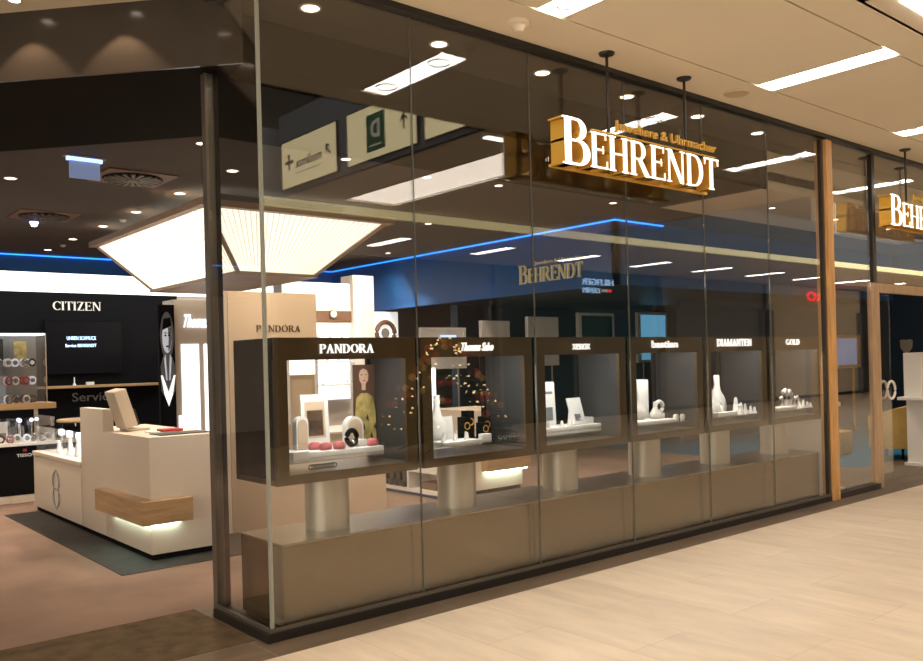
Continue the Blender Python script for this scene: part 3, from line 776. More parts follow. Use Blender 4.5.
# gold lettered wall sign on the blue fascia inside
t = thing('wall_sign','pale gold lettered shop sign on the blue fascia inside the shop','wall sign',(9.09,8.8,2.63))
Rm = (0,-1,0); Nm = (-1,0,0)
b = MB(); flat(glyph('B')[0], (9.07,9.40,2.655), Rm, ZU, Nm, .27,.28,.03, b); b.build('letter',t,'pale_gold')
serif_word('EHRENDT',(9.07,9.20,2.66),Rm,ZU,Nm,1.10,.215,.03,'letter','pale_gold',t,gap=.02)
sans('motto','Juweliere & Uhrmacher',(9.07,9.05,2.90),Rm,ZU,Nm,.95,.07,.01,'pale_gold',t)

# ================================================================== SHOP INTERIOR
# luminous inverted pyramid
t = thing('luminous_canopy','large luminous canopy shaped as an inverted pyramid with ribbed sides under the ceiling','canopy light',(4.8,10.2,2.6))
Rm_ = [(3.67,8.39,3.2),(5.94,8.39,3.2),(5.94,11.94,3.2),(3.67,11.94,3.2)]
Bt_ = [(4.33,9.07,2.6),(5.33,9.07,2.6),(5.33,11.69,2.6),(4.33,11.69,2.6)]
def lerp(a,b_,k): return Vector(a)*(1-k)+Vector(b_)*k
for s_ in range(4):
    a0,a1,b0,b1 = Rm_[s_],Rm_[(s_+1)%4],Bt_[s_],Bt_[(s_+1)%4]
    A,B2,C,D = map(Vector,(a0,a1,b1,b0))
    nrm = (B2-A).cross(D-A).normalized()
    cen = (A+B2+C+D)/4
    if nrm.dot(cen-Vector((4.8,10.2,3.2))) < 0: nrm = -nrm
    b = MB(); b.slab([A,B2,C,D], -nrm*.02); fp = b.build('luminous_face', t, 'hopper')
    b = MB(); nr = 32
    for k in range(1,nr):
        f_ = k/nr; p = lerp(A,B2,f_); q = lerp(D,C,f_); w = (B2-A).normalized()*.006
        b.slab([p-w,p+w,q+w*.6,q-w*.6], nrm*.012)
    b.build('rib', fp, 'hopper_rib', label='pale ribs across the luminous face')['kind'] = 'stuff'
b = MB()
b.box(3.60,6.01,8.32,8.42,3.17,3.24).box(3.60,6.01,11.91,12.01,3.17,3.24).box(3.60,3.70,8.42,11.91,3.17,3.24).box(5.91,6.01,8.42,11.91,3.17,3.24)
b.build('rim_frame', t, 'hopper_frame')
b = MB(); b.box(4.30,5.36,9.04,11.72,2.565,2.60); b.build('bottom_frame', t, 'hopper_frame')
for s_ in range(4): MB().tube([Rm_[s_],Bt_[s_]], .03, 6).build('corner_frame', t, 'hopper_frame')
part('suspension_box','shop_ceiling',t,(4.0,5.6,8.8,11.5,3.24,3.4))
# downlights in the ceilings
def downlight(x,y,z,lab,group,r=.062):
    t = thing('downlight', lab, 'ceiling light', (x,y,z), group)
    MB().lathe((x,y,z),[(0,-.004),(r*.8,-.004),(r*.8,0)],16).build('lens',t,'downlight')
    MB().lathe((x,y,z),[(r*.8,-.002),(r*.82,-.006),(r,-.008),(r*1.05,0)],16).build('trim_ring',t,'cream')
    return t
def spot(x,y,z,e,ang=95,col=(1,.83,.64),size=.05,aim=None,blend=.6):
    l = bpy.data.lights.new('spot','SPOT'); l.energy = e; l.spot_size = math.radians(ang); l.spot_blend = blend; l.color = col; l.shadow_soft_size = size
    o = bpy.data.objects.new('spot_light',l); COL.objects.link(o); o.location = (x,y,z)
    if aim: o.rotation_euler = (Vector(aim)-Vector((x,y,z))).to_track_quat('-Z','Y').to_euler()
    return o
for k,y in enumerate((7.70,9.0,10.33,11.56,12.9,14.2)):
    downlight(3.65,y,3.4,['nearest the canopy corner seen through the glass','just left of the entrance post','left of the canopy rim','beside the canopy left corner','second from the blue fascia','nearest the blue fascia'][k]+', round downlight in the dark row','downlights in the dark shop ceiling')
    spot(3.65,y,3.37,190)
for k,y in enumerate((9.15,11.7)):
    downlight(2.03,y,3.4,['round downlight at the left edge of the dark ceiling','round downlight farther back on the left of the dark ceiling'][k],'downlights in the dark shop ceiling')
    spot(2.03,y,3.37,190)
for k,(x,y) in enumerate(((3.0,6.9),(0.6,8.9),(7.2,9.2),(7.2,11.6),(6.3,6.8),(8.2,6.8),(0.9,11.2))):
    downlight(x,y,3.4 if y>6.6 else 3.3,'small round downlight added to the shop ceiling','small downlights deeper in the shop',r=.05)
    spot(x,y,3.36,190)
for k,(x,y) in enumerate(((3.71,10.97),(3.70,13.58))):
    b = MB().lathe((x,y,3.4),[(0,-.03),(.03,-.025),(.045,0)],14); solo('ceiling_sensor',['tiny pale ceiling sensor left of the canopy','tiny pale ceiling sensor near the blue fascia'][k],'sensor','cream',b,(x,y,3.4))
for k in range(6):
    x = 2.74+1.02*k
    downlight(x,4.63,HC,['first','second','third','fourth','fifth','sixth'][k]+' small downlight from the left behind the top of the window','downlights behind the window head',r=.068)
    spot(x,4.63,HC-.03,10,80)
b = MB().lathe((2.846,11.67,3.4),[(0,-.06),(.03,-.055),(.045,-.02),(.05,0)],14); solo('spot_lamp','small blue white spot lamp beside the rear ceiling diffuser','spot lamp','blue_spot',b,(2.846,11.67,3.4))
# downlights in front of the diagonal header, they throw the two scallops
nrm = Vector((-1.115,-1,0)).normalized()   # outward, towards the arcade
for k,x in enumerate((1.0,1.40,1.80)):
    p = Vector((x,La(x),HC)) + nrm*.16
    t = downlight(p.x,p.y,HC,['left','middle','right'][k]+' of the small downlights in front of the dark header','downlights at the entrance header',r=.04)
    spot(p.x,p.y,HC-.02,26,88,(1,.72,.45),.01,aim=(p.x+nrm.x*.02,p.y+nrm.y*.02,2.5),blend=.3)
# display boards deeper in the shop
for (x0,x1,z1,m1,lab) in [(8.10,8.87,2.0,'paper','white display board on steel poles behind the second case, with a purple band'),
                          (9.34,9.84,2.12,'paper','narrow white display board on steel poles behind the gap of second and third case'),
                          (10.40,11.02,2.20,'paper','plain white display board on steel poles behind the third case'),
                          (11.68,12.54,2.29,'opp_teal','white framed dark teal display board on steel poles right of the third case sign'),
                          (13.38,14.17,2.33,'stele_blue','white framed blue display board on steel poles behind the fourth case')]:
    yb = 10.5
    t = thing('display_board', lab, 'display board', ((x0+x1)/2,yb,0), 'display boards deeper in the shop')
    part('panel', m1, t, (x0,x1,yb,yb+.05,1.45,z1))
    part('frame', 'white', t, (x0-.08,x0,yb-.01,yb+.06,1.4,z1+.05), (x1,x1+.05,yb-.01,yb+.06,1.4,z1+.05), (x0,x1,yb-.01,yb+.06,z1,z1+.05), (x0,x1,yb-.01,yb+.06,1.4,1.45))
    for xx in (x0+.1,x1-.1):
        b = MB().cyl((xx,yb+.025),.015,.012,1.4,10).cyl((xx,yb+.025),.12,0,.012,20); b.build('pole', t, 'brushed_steel')
    if 'purple' in lab: part('band', 'exit_tube', t, (x0+.3,x1-.15,yb-.004,yb,1.86,1.93))
    spot((x0+x1)/2, yb-1.2, 3.36, 60, 70, aim=((x0+x1)/2,yb,1.9))  # added spot without a fixture, brightens the board
# spots without fixtures, added to brighten the back cabinet; then swirl diffusers
for x in (7.2,7.9,8.55):
    spot(x,11.9,3.3,110,100,aim=(x,13.0,2.3))
for x,y in ((7.6,12.1),(8.5,12.0),(5.2,11.2),(4.3,6.7),(5.4,6.9)):  # rear pair added to brighten the dull white column at the back
    downlight(x,y,3.4,'small round downlight added to the shop ceiling','small downlights deeper in the shop',r=.05)
    spot(x,y,3.36,170)
for k,(x,y) in enumerate(((10.3,5.9),(12.0,5.9),(13.7,5.9))):  # lamps added to light the cabinet and floor behind the doorway
    downlight(x,y,3.4,['left','middle','right'][k]+' round downlight added to brighten the doorway room','added downlights of the doorway room',r=.05)
    spot(x,y,3.36,120)
for x,y in ((12.5,8.0),(15.5,8.0),(12.5,10.5)):
    downlight(x,y,3.4,'small round downlight added to the shop ceiling','small downlights deeper in the shop',r=.05)
    spot(x,y,3.36,120)
def diffuser(x,y,lab):
    t = thing('air_diffuser', lab, 'air diffuser', (x,y,3.4), 'square ceiling air diffusers')
    part('plate','brown_panel',t,(x-.33,x+.33,y-.33,y+.33,3.385,3.4))
    b = MB().lathe((x,y,3.385),[(0,-.004),(.28,-.004),(.28,0)],28); b.build('recess',t,'black')
    b = MB()
    for k in range(20):
        a = 2*PI*k/20; d = Vector((math.cos(a),math.sin(a),0)); s2 = Vector((-d.y,d.x,0))*.012
        c = Vector((x,y,3.376)); b.slab([c+d*.07-s2,c+d*.07+s2,c+d*.27+s2*1.6,c+d*.27-s2*1.6],(0,0,-.012))
    b.lathe((x,y,3.37),[(0,-.01),(.06,-.01),(.06,.01)],16)
    b.build('vane_rosette',t,'frame_grey')
diffuser(2.98,8.5,'square swirl air diffuser nearest the entrance')
diffuser(2.82,11.1,'square swirl air diffuser farther back, with the blue spot beside it')
# exit sign
t = thing('hanging_exit_sign','small blue lit acrylic escape sign hanging from the dark ceiling','exit sign',(2.36,7.9,3.4))
part('lamp_bar','exit_tube',t,(2.2,2.5,7.88,7.92,3.355,3.385)); part('cover','grey_panel',t,(2.17,2.53,7.86,7.94,3.385,3.4))
part('acrylic_plate','exit_blue',t,(2.22,2.48,7.895,7.905,3.2,3.355))
# --- reception desk
DX = 2.43
t = thing('reception_desk','cream reception desk with raised end block and lit wooden box','desk',(DX,6.72,0))
part('body','cream',t,(DX,3.04,6.72,7.83,.05,.97),(2.52,3.04,7.83,8.50,.05,.97),bev=.004)
part('raised_block','cream',t,(DX,2.52,7.83,8.50,.05,1.165),bev=.004)
part('kick_board','black',t,(DX+.02,3.02,6.74,8.48,.004,.05))
o = part('wooden_box','oak',t,(2.33,2.43,6.62,7.78,.30,.482),(2.43,2.73,6.62,6.72,.30,.482),label='oak box wrapped round the corner')
part('light_strip','led_white',o,(2.385,2.425,6.70,7.6,.289,.298),(2.425,2.65,6.675,6.715,.289,.298),label='greenish white light strip')
b = MB(); yc, zc = 9.36, .31
t2 = thing('sales_counter','low cream counter with a crest, left of the reception desk','counter',(DX,9.4,0))
part('body','cream',t2,(DX,3.2,8.52,10.23,.05,.60),bev=.004)
part('top','cream',t2,(DX-.01,3.21,8.52,10.24,.605,.65),bev=.004)
part('kick_board','black',t2,(DX+.02,3.18,8.53,10.2,.004,.05))
b = MB()
for k in (-1,1):
    b.tube([(DX-.003,yc+.13*math.sin(a),zc+.085*k+.095*math.cos(a)) for a in [2*PI*j/28 for j in range(28)]],.004,5,True)
b.tube([(DX-.003,yc+.09*math.sin(a),zc+.2*math.cos(a)) for a in [2*PI*j/28 for j in range(28)]],.004,5,True)
b.build('crest',t2,'grey_panel')
gt = part('glass_hood','case_glass',t2,(DX+.03,DX+.036,8.55,10.2,.65,.92),(DX+.03,3.15,8.55,10.2,.92,.926),(DX+.03,3.15,10.2,10.206,.65,.926))
for k,(x,y) in enumerate([(2.62,8.8),(2.6,9.15),(2.62,9.55),(2.65,9.95),(2.9,8.95),(2.9,9.5)]):
    t = thing('showcase_lamp','small bright spotlight on a chrome stem in the counter showcase','lamp',(x,y,.65),'showcase spotlights')
    MB().cyl((x,y),.012,.65,.82,8).build('stem',t,'chrome')
    MB().lathe((x,y,.82),[(0,0),(.03,0),(.035,.05),(.02,.07),(0,.07)],12).build('head',t,'letter_blue_white')
for k in range(12):
    x = 2.56+.1*(k%3); y = 8.68+.33*(k//3)+.05*(k%2)
    ring_cone(x,y,.65,.10+.03*(k%4),'white jewellery stand in the counter showcase','stands in the counter showcase',r=.035)
# on the desk
t = thing('monitor','beige cash register monitor seen from behind, leaning on the desk','monitor',(2.64,7.65,.97))
k = Matrix.Translation((2.60,7.7,1.0)) @ Matrix.Rotation(math.radians(-17),4,'Y') @ Matrix.Translation((-2.60,-7.7,-1.0))
MB().box(2.54,2.65,7.56,7.82,1.01,1.35,bev=.012,mtx=k).build('casing',t,'plastic_beige')
MB().box(2.655,2.69,7.64,7.74,.995,1.14,mtx=k).build('arm',t,'leather_black')
part('stand','plastic_beige',t,(2.56,2.76,7.60,7.80,.972,.994),bev=.006)
b = MB().box(2.56,2.98,6.82,7.08,.97,.978,bev=.003); solo('leather_mat','flat black leather mat at the front of the reception desk','desk mat','leather_black',b,(2.77,6.95,.97))
b = MB().box(2.72,2.9,7.2,7.34,.97,.995,bev=.008); solo('card_reader','small red and black card reader on the desk','card reader','red',b,(2.81,7.27,.97))
b = MB().box(2.62,2.70,7.20,7.36,.97,.98,bev=.003); solo('paper_pad','white slip of paper beside the red card reader','paper','paper',b,(2.66,7.28,.97))
# second counter seen under the cases
t = thing('cash_counter','low cream counter with lit wooden box, seen between the case pedestals','counter',(6.4,7.3,0))
part('body','cream',t,(6.24,7.0,7.27,8.1,.05,.95),bev=.004); part('kick_board','black',t,(6.26,6.98,7.29,8.08,.0,.05))
o = part('wooden_box','oak',t,(6.36,7.05,7.17,7.27,.26,.52)); part('light_strip','led_white',o,(6.40,7.0,7.19,7.26,.245,.257))
# --- branded pillar and low block beside it
t = thing('brand_pillar','tall beige jewellery display wall with dark serif lettering behind the first case','display pillar',(3.87,7.37,0))
part('body','beige',t,(3.38,4.30,7.3,7.44,.0,2.2),bev=.003)
part('side_strip','cream',t,(3.33,3.375,7.3,7.44,0,2.2))
part('lit_niche','niche_glow',t,(3.985,4.26,7.29,7.299,1.42,1.575))
part('niche_frame','white',t,(3.96,3.985,7.285,7.299,.95,1.59),(4.26,4.28,7.285,7.299,.95,1.59),(3.985,4.26,7.285,7.299,1.575,1.59))
b = MB(); serif_mesh('PANDÓRA',(3.655,7.295,1.83),XR,ZU,YF,.47,.062,.006,b); b.build('lettering',t,'letter_dark',label='dark brown lettering')
b = MB()
t = thing('low_display_block','low beige block right of the beige pillar','display block',(4.7,7.6,0))
part('body','beige',t,(4.31,5.08,7.31,8.1,0,.82),bev=.003); part('joint','joint',t,(4.303,4.308,7.32,8.0,0,.8)); part('top','white',t,(4.31,5.09,7.30,8.11,.822,.84))
# poster with the woman, standing in the first case
PX, PY = 3.18, 4.80
t = thing('fashion_poster','upright poster of a long haired woman in a yellow patterned dress, in the first case','poster',(PX,PY,ZS))
b = MB(); b.box(PX-.085,PX+.085,PY,PY+.008,ZS,1.50); b.build('board',t,'opp_brown')
def pp(pts, dy, m_, nm): MB().slab([(PX+p[0],PY-dy,p[1]) for p in pts],(0,.002,0)).build(nm,t,m_)
pp([(.0,1.50),(.04,1.49),(.055,1.44),(.06,1.34),(.055,1.25),(.03,1.22),(-.05,1.22),(-.075,1.26),(-.07,1.36),(-.065,1.44),(-.045,1.49)],.003,'hair','hair')
pp([(-.01,1.475),(.02,1.46),(.03,1.43),(.025,1.395),(.005,1.37),(.005,1.33),(-.025,1.33),(-.025,1.37),(-.04,1.395),(-.045,1.43),(-.035,1.46)],.006,'skin_tone','face')
pp([(-.07,1.28),(-.03,1.31),(.02,1.31),(.06,1.28),(.08,1.18),(.084,.96),(-.084,.96),(-.084,1.15)],.006,'yellow_dress','dress')
pp([(-.035,1.435),(-.018,1.435),(-.018,1.43),(-.035,1.43)],.009,'hair','eye'); pp([(.002,1.435),(.018,1.435),(.018,1.43),(.002,1.43)],.009,'hair','eye'); pp([(-.016,1.396),(.004,1.396),(.004,1.391),(-.016,1.391)],.009,'red','mouth')
for q in range(5): pp([(-.06+.03*q,1.02+.06*(q%3)),(-.045+.03*q,1.05+.06*(q%3)),(-.035+.03*q,1.0+.06*(q%3))],.009,'leaf','leaf_print')
# boot shelf
t = thing('open_shelf','low white open shelf with black boots and a base coloured blue like a glow','shelf',(5.95,7.8,0))
part('body','white',t,(5.80,6.15,7.3,8.55,.04,.08),(5.80,6.15,7.3,8.55,.50,.54),(5.80,6.15,7.3,7.33,.08,.5),(5.80,6.15,7.9,7.93,.08,.5),(5.80,6.15,8.52,8.55,.08,.5),(6.12,6.15,7.33,8.52,.08,.5),(5.80,6.12,7.33,7.9,.27,.5))
part('painted_glow','blue_fascia',t,(5.82,6.13,7.32,8.53,.01,.03))  # plain blue colour stands in for the light under the shelf
for k in range(4):
    y = 8.02+.13*k
    b = MB(); b.box(5.83,5.89,y-.04,y+.04,.08,.36,bev=.012).box(5.80,6.0,y-.04,y+.04,.08,.15,bev=.012)
    solo('boot','black leather boot in the low white shelf','boot','leather_black',b,(5.9,y,.08),'black boots in the low shelf')
b = MB(); b.box(5.85,6.05,7.45,7.75,.08,.16,bev=.01); solo('shoe_box','flat brown box in the lower compartment of the white shelf','box','brown_panel',b,(5.95,7.6,.08))
# --- wall cabinets behind (lit)
t = thing('wall_cabinet','white lit wall cabinet with a brown band under a round clock','cabinet',(8.2,13.0,0))
part('body','white',t,(7.0,9.35,13.0,13.3,0,2.27)); part('upper_panel','white',t,(7.0,8.36,13.0,13.3,2.46,2.95)); part('band','brown_panel',t,(7.0,8.36,12.98,13.3,2.27,2.46))
part('pilaster','white',t,(8.36,8.80,12.9,13.3,0,3.1))
part('glow_panel','cabinet_glow',t,(7.1,8.3,12.985,12.999,.9,2.2)); 
for z in (1.15,1.55,1.95): part('shelf','white',t,(7.08,8.32,12.75,12.984,z,z+.02))
t = thing('wall_clock','small round wall clock on the brown band','clock',(7.97,12.95,2.405))
MB().slab([(7.97+.075*math.cos(a),12.94,2.405+.075*math.sin(a)) for a in [2*PI*k/24 for k in range(24)]],(0,.035,0)).build('case',t,'brown_panel')
MB().slab([(7.97+.062*math.cos(a),12.936,2.405+.062*math.sin(a)) for a in [2*PI*k/24 for k in range(24)]],(0,.004,0)).build('dial',t,'white')
MB().slab([(7.967,12.932,2.405),(7.973,12.932,2.405),(7.973,12.932,2.455),(7.967,12.932,2.455)],(0,.003,0)).slab([(7.97,12.932,2.402),(7.97,12.932,2.408),(8.005,12.932,2.408),(8.005,12.932,2.402)],(0,.003,0)).build('hand',t,'black')
for k in range(14):
    z = (1.17,1.57,1.97)[k%3]; x = 7.2+.08*k
    ring_cone(x,12.86,z,.12+.04*(k%3),'white jewellery stand on the lit shelves of the back cabinet','stands in the back cabinet',r=.03)
t = thing('watch_poster','white illuminated poster with a large red and brown watch face','poster',(9.0,12.93,2.0))
part('panel','letter_lit',t,(8.82,9.36,12.95,12.99,.9,2.46))
MB().tube([(9.06+.20*math.cos(a),12.93,2.07+.20*math.sin(a)) for a in [2*PI*k/28 for k in range(28)]],.045,8,True).build('watch_bezel',t,'brown_panel')
MB().slab([(9.06+.09*math.cos(a),12.93,2.07+.09*math.sin(a)) for a in [2*PI*k/20 for k in range(20)]],(0,.015,0)).build('dial',t,'grey_panel')
# --- shop cabinet wall with blue script sign
t = thing('lit_wall_unit','pale wall unit with tall glowing windows and blue white script sign','wall unit',(5.3,12.0,0))
part('body','cream',t,(4.73,6.8,12.0,12.4,0,2.50),bev=.003)
for xa_ in (4.83,5.17,5.52): part('glow_window','cabinet_glow',t,(xa_,xa_+.26,11.985,11.999,.35,1.86))
sans('lettering','Thomas Sabo',(4.87,11.98,2.10),XR,ZU,YF,.66,.19,.02,'letter_blue_white',t,shear=.55)
# --- poster of a face in black and white
t = thing('portrait_lightbox','tall black and white portrait lightbox at the end of the black wall','poster',(4.78,12.6,0))
PX, PY = 4.615, 11.96
part('backing','black',t,(4.50,4.726,PY,PY+.06,0,2.42))
def oval(cx,cz,rx,rz,y,m_,nm):
    MB().slab([(cx+rx*math.cos(a),y,cz+rz*math.sin(a)) for a in [2*PI*k/24 for k in range(24)]],(0,.003,0)).build(nm,t,m_)
oval(PX,1.98,.098,.34,PY-.004,'bw_mid','hair')
oval(PX-.004,1.95,.068,.215,PY-.008,'bw_light','face')
MB().slab([(PX+.01,PY-.012,2.14),(PX+.05,PY-.012,2.08),(PX+.062,PY-.012,1.95),(PX+.045,PY-.012,1.82),(PX+.01,PY-.012,1.76),(PX+.02,PY-.012,1.95)],(0,.003,0)).build('face_shadow',t,'bw_mid')
MB().slab([(PX-.07,PY-.013,2.06),(PX+.06,PY-.013,2.12),(PX+.05,PY-.013,2.24),(PX-.05,PY-.013,2.22)],(0,.003,0)).build('fringe',t,'black')
for ex in (-.028,.022): oval(PX+ex,1.985,.014,.014,PY-.017,'black','eye'); oval(PX+ex,2.02,.02,.007,PY-.017,'black','brow')
oval(PX-.004,1.83,.02,.012,PY-.017,'black','mouth')
MB().slab([(PX-.035,PY-.006,1.78),(PX+.035,PY-.006,1.78),(PX+.105,PY-.006,1.55),(PX+.10,PY-.006,1.2),(PX,PY-.006,1.05),(PX-.10,PY-.006,1.2),(PX-.105,PY-.006,1.55)],(0,.003,0)).build('jacket',t,'bw_mid')
for sg in (-1,1):
    MB().slab([(PX+sg*.03,PY-.012,1.72),(PX+sg*.055,PY-.012,1.66),(PX+sg*.03,PY-.012,1.35),(PX+sg*.012,PY-.012,1.35)],(0,.003,0)).build('lapel',t,'bw_light')
MB().slab([(PX-.105,PY-.013,1.42),(PX-.08,PY-.013,1.42),(PX,PY-.013,1.18),(PX+.08,PY-.013,1.42),(PX+.105,PY-.013,1.42),(PX+.06,PY-.013,1.15),(PX,PY-.013,.98),(PX-.06,PY-.013,1.15)],(0,.003,0)).build('collar',t,'letter_lit')
t = thing('small_screen','small pale blue lit card low beside the glowing windows','screen',(4.68,11.61,0))
part('card','cabinet_glow',t,(4.62,4.74,11.6,11.62,.62,.86)); part('stand','white',t,(4.66,4.70,11.6,11.62,.01,.62),(4.58,4.78,11.52,11.70,0,.01))
# --- black feature wall
struct('wall_feature','black',(1.5,7.1,17.8,17.95,0,3.06))
t = thing('watch_brand_sign','white serif lettering on the black feature wall','wall sign',(5.1,17.78,2.7))
serif_word('CITIZEN',(4.63,17.78,2.715),XR,ZU,YF,.92,.17,.02,'letter','letter_cream',t,gap=.03)
t = thing('wall_screen','wide dark television with two lines of blue text on the black wall','television',(5.2,17.74,1.49))
part('panel','screen',t,(4.49,5.9,17.70,17.76,1.5,2.5)); part('bezel','black',t,(4.46,4.49,17.69,17.77,1.47,2.53),(5.9,5.93,17.69,17.77,1.47,2.53),(4.49,5.9,17.69,17.77,1.47,1.5),(4.49,5.9,17.69,17.77,2.5,2.53))
sans('text_line','UHREN SCHMUCK',(4.85,17.69,2.13),XR,ZU,YF,.55,.07,.004,'letter_sky',t); sans('text_line','Service BEHRENDT',(4.82,17.69,1.99),XR,ZU,YF,.58,.06,.004,'letter_sky',t)
part('wall_mount','black',t,(5.0,5.4,17.76,17.8,1.8,2.2))
b = MB().box(3.6,6.68,17.5,17.8,1.19,1.24,bev=.005); solo('wall_shelf','long narrow oak shelf across the black wall','shelf','oak_flat',b,(5.1,17.65,1.19))
o = sans('service_lettering','Service',(4.95,17.79,.92),XR,ZU,YF,.82,.17,.02,'letter_grey'); tag(o,'faint grey word on the black wall below the oak shelf','wall lettering')
for k,(x,h,w) in enumerate([(4.95,.16,.03),(5.24,.06,.07)]):
    b = MB().lathe((x,17.62,1.24),[(0,0),(w,0),(w,h*.15),(w*.4,h*.3),(w*.35,h),(0,h)],12) if k==0 else MB().box(x-w,x+w,17.58,17.66,1.24,1.24+h,bev=.005)
    solo('shelf_ornament',['slim white stand on the oak shelf','small white box on the oak shelf'][k],'ornament','white',b,(x,17.62,1.24))
# --- glass watch tower at the left edge
GX0,GX1,GY0,GY1 = 2.02,2.85,11.3,11.75
t = thing('watch_showcase','tall glass watch showcase on a wooden top at the left edge','showcase',(2.44,11.5,1.07))
part('base_board','oak_flat',t,(1.5,2.93,11.2,11.85,1.07,1.14),bev=.005)
part('glazing','case_glass',t,(GX0,GX1,GY0,GY0+.006,1.14,1.97),(GX1-.006,GX1,GY0,GY1,1.14,1.97),(GX0,GX0+.006,GY0,GY1,1.14,1.97))
part('back_panel','grey_panel',t,(GX0,GX1,GY1,GY1+.02,1.14,1.97))
part('top_light','cabinet_glow',t,(GX0,GX1,GY0,GY1,1.97,1.985))
for z in (1.36,1.58): part('glass_shelf','case_glass',t,(GX0+.01,GX1-.01,GY0+.01,GY1-.01,z,z+.008))
part('edge','chrome',t,(GX0-.006,GX0+.004,GY0-.006,GY0+.004,1.14,1.985),(GX1-.004,GX1+.006,GY0-.006,GY0+.004,1.14,1.985))
cols = ['red','white','black','yellow_leather','bw_light','brown_panel','grey_panel','chrome']
proto = {}
def watch_stand(x,y,z,c,group,lab):
    if c not in proto:
        t = thing('watch_on_stand','','watch',(x,y,z))
        MB().tube([(x+.035*math.cos(a),y,z+.045+.042*math.sin(a)) for a in [2*PI*k/16 for k in range(16)]],.013,6,True).build('strap',t,c)
        MB().slab([(x+.024*math.cos(a),y-.03,z+.045+.024*math.sin(a)) for a in [2*PI*k/14 for k in range(14)]],(0,.014,0)).build('dial',t,'paper' if c=='black' else 'bw_mid')
        proto[c] = t
    else:
        t = copy_tree(proto[c]); t.location = (x,y,z)
    tag(t,lab,'watch',group)
nm = {'red':'red','white':'white','black':'black','yellow_leather':'yellow','bw_light':'pale blue','brown_panel':'brown','grey_panel':'grey','chrome':'silver'}
for r,z in enumerate((1.14,1.368,1.588)):
    for k in range(8):
        c = cols[(k*3+r*2+random.randrange(2))%8] if r else random.choice(['black','brown_panel','chrome','white'])
        if r == 1: c = random.choice(['red','red','brown_panel','white','bw_light'])
        watch_stand(2.08+.095*k,11.42+.1*(k%2),z,c,nm[c]+' watches in the glass tower','%s strapped watch standing in the glass tower' % nm[c])
for r,z in enumerate((1.14,1.368,1.588)):
    for k in range(8):
        c = random.choice([['black','brown_panel','chrome','bw_light'],['red','brown_panel','red','white'],['white','chrome','bw_light','white']][r])
        watch_stand(2.12+.09*k,11.60,z,c,nm[c]+' watches in the glass tower','%s strapped watch standing in the glass tower' % nm[c])
b = MB().box(2.58,2.72,11.66,11.68,1.64,1.9); solo('picture_card','yellow and white picture card in the top of the glass tower','card','yellow_dress',b,(2.65,11.63,1.64)) 
b = MB().box(2.30,2.46,11.67,11.69,1.6,1.93); solo('picture_card','dark picture card behind the watches in the glass tower','card','leather_black',b,(2.38,11.63,1.6))
# lower watch table
t = thing('watch_counter','black watch counter with glass hood and small white lettering at the left edge','counter',(2.3,11.0,0))
part('body','black',t,(1.4,2.64,10.95,11.9,.09,.66)); part('kick_board','cream',t,(2.35,2.66,10.93,11.9,0,.085),(1.4,2.35,10.95,11.9,0,.085))
part('top','white',t,(1.4,2.88,10.9,11.95,.66,.69)); part('post','chrome',t,(2.84,2.88,11.85,11.89,.69,1.068)); part('post','chrome',t,(2.80,2.83,10.93,10.96,.69,.98))
part('hood','case_glass',t,(1.45,2.83,10.93,10.936,.69,.98),(2.83,2.836,10.93,11.85,.69,.98))
sans('lettering','TISSOT',(2.42,10.945,.53),XR,ZU,YF,.2,.035,.004,'letter_cream',t); part('mark','red',t,(2.49,2.53,10.944,10.949,.59,.62))
for k in range(9):
    c = ['white','bw_light','chrome','black','red'][k%5]
    watch_stand(2.03+.088*k,11.05+.08*(k%2),.69,c,nm[c]+' watches on the low counter','%s strapped watch on the low black counter' % nm[c])
card('display_card',2.30,11.3,.69,.22,.24,-.1,'white card with red and dark print among the watches','card',pics=((-.4,0,.1,.4,'red'),(.05,.4,.1,.45,'bw_mid')))
for k,(x,y) in enumerate([(2.52,11.2),(2.66,11.25),(2.74,11.35),(2.55,11.4)]):
    t = thing('showcase_lamp','tiny blue white lamp over the low watch counter','lamp',(x,y,.69),'lamps over the watch counter')
    MB().cyl((x,y),.006,.69,.92,6).build('stem',t,'chrome'); MB().ball((x,y,.94),.024).build('head',t,'letter_blue_white')
t = thing('round_table','small round wooden table top behind the cream counter','table',(3.2,11.0,0))
MB().lathe((3.25,11.0,0),[(.0,.90),(.36,.90),(.37,.915),(.36,.93),(0,.93)],32).build('top',t,'oak_flat'); MB().cyl((3.25,11.0),.03,.03,.9,12).build('column',t,'chrome'); MB().lathe((3.25,11.0,0),[(0,0),(.24,0),(.24,.02),(.03,.03)],24).build('foot',t,'chrome')
# --- right-hand room behind the doorway
t = thing('armchair','round yellow leather tub armchair behind the doorway','armchair',(12.4,5.33,0))
def arc_wall(cx,cy,r0,r1,a0,a1,z0,z1f,mb,n=20):
    prev=None
    for k in range(n+1):
        a=a0+(a1-a0)*k/n; zt=z1f(k/n)
        P=[Vector((cx+r*math.cos(a),cy+r*math.sin(a),z)) for r,z in ((r0,z0),(r1,z0),(r1*1.03,zt),(r0*.98,zt))]
        P=[mb.bm.verts.new(p) for p in P]
        if prev: mb._faces([mb.bm.faces.new([prev[i],prev[(i+1)%4],P[(i+1)%4],P[i]]) for i in range(4)])
        else: mb._faces([mb.bm.faces.new(P[::-1])])
        prev=P
    mb._faces([mb.bm.faces.new(prev)])
b = MB(); arc_wall(12.40,5.33,.30,.40,math.radians(150),math.radians(390),.16,lambda f:.60+.16*math.sin(PI*f),b); b.build('back',t,'yellow_leather')
MB().lathe((12.40,5.33,0),[(0,.18),(.29,.18),(.295,.36),(.27,.43),(0,.44)],24).build('seat',t,'yellow_leather')
for k in range(4):
    a = PI/4+k*PI/2; MB().lathe((12.40+.26*math.cos(a),5.33+.26*math.sin(a),0),[(.014,0),(.02,.17)],8).build('leg',t,'black')
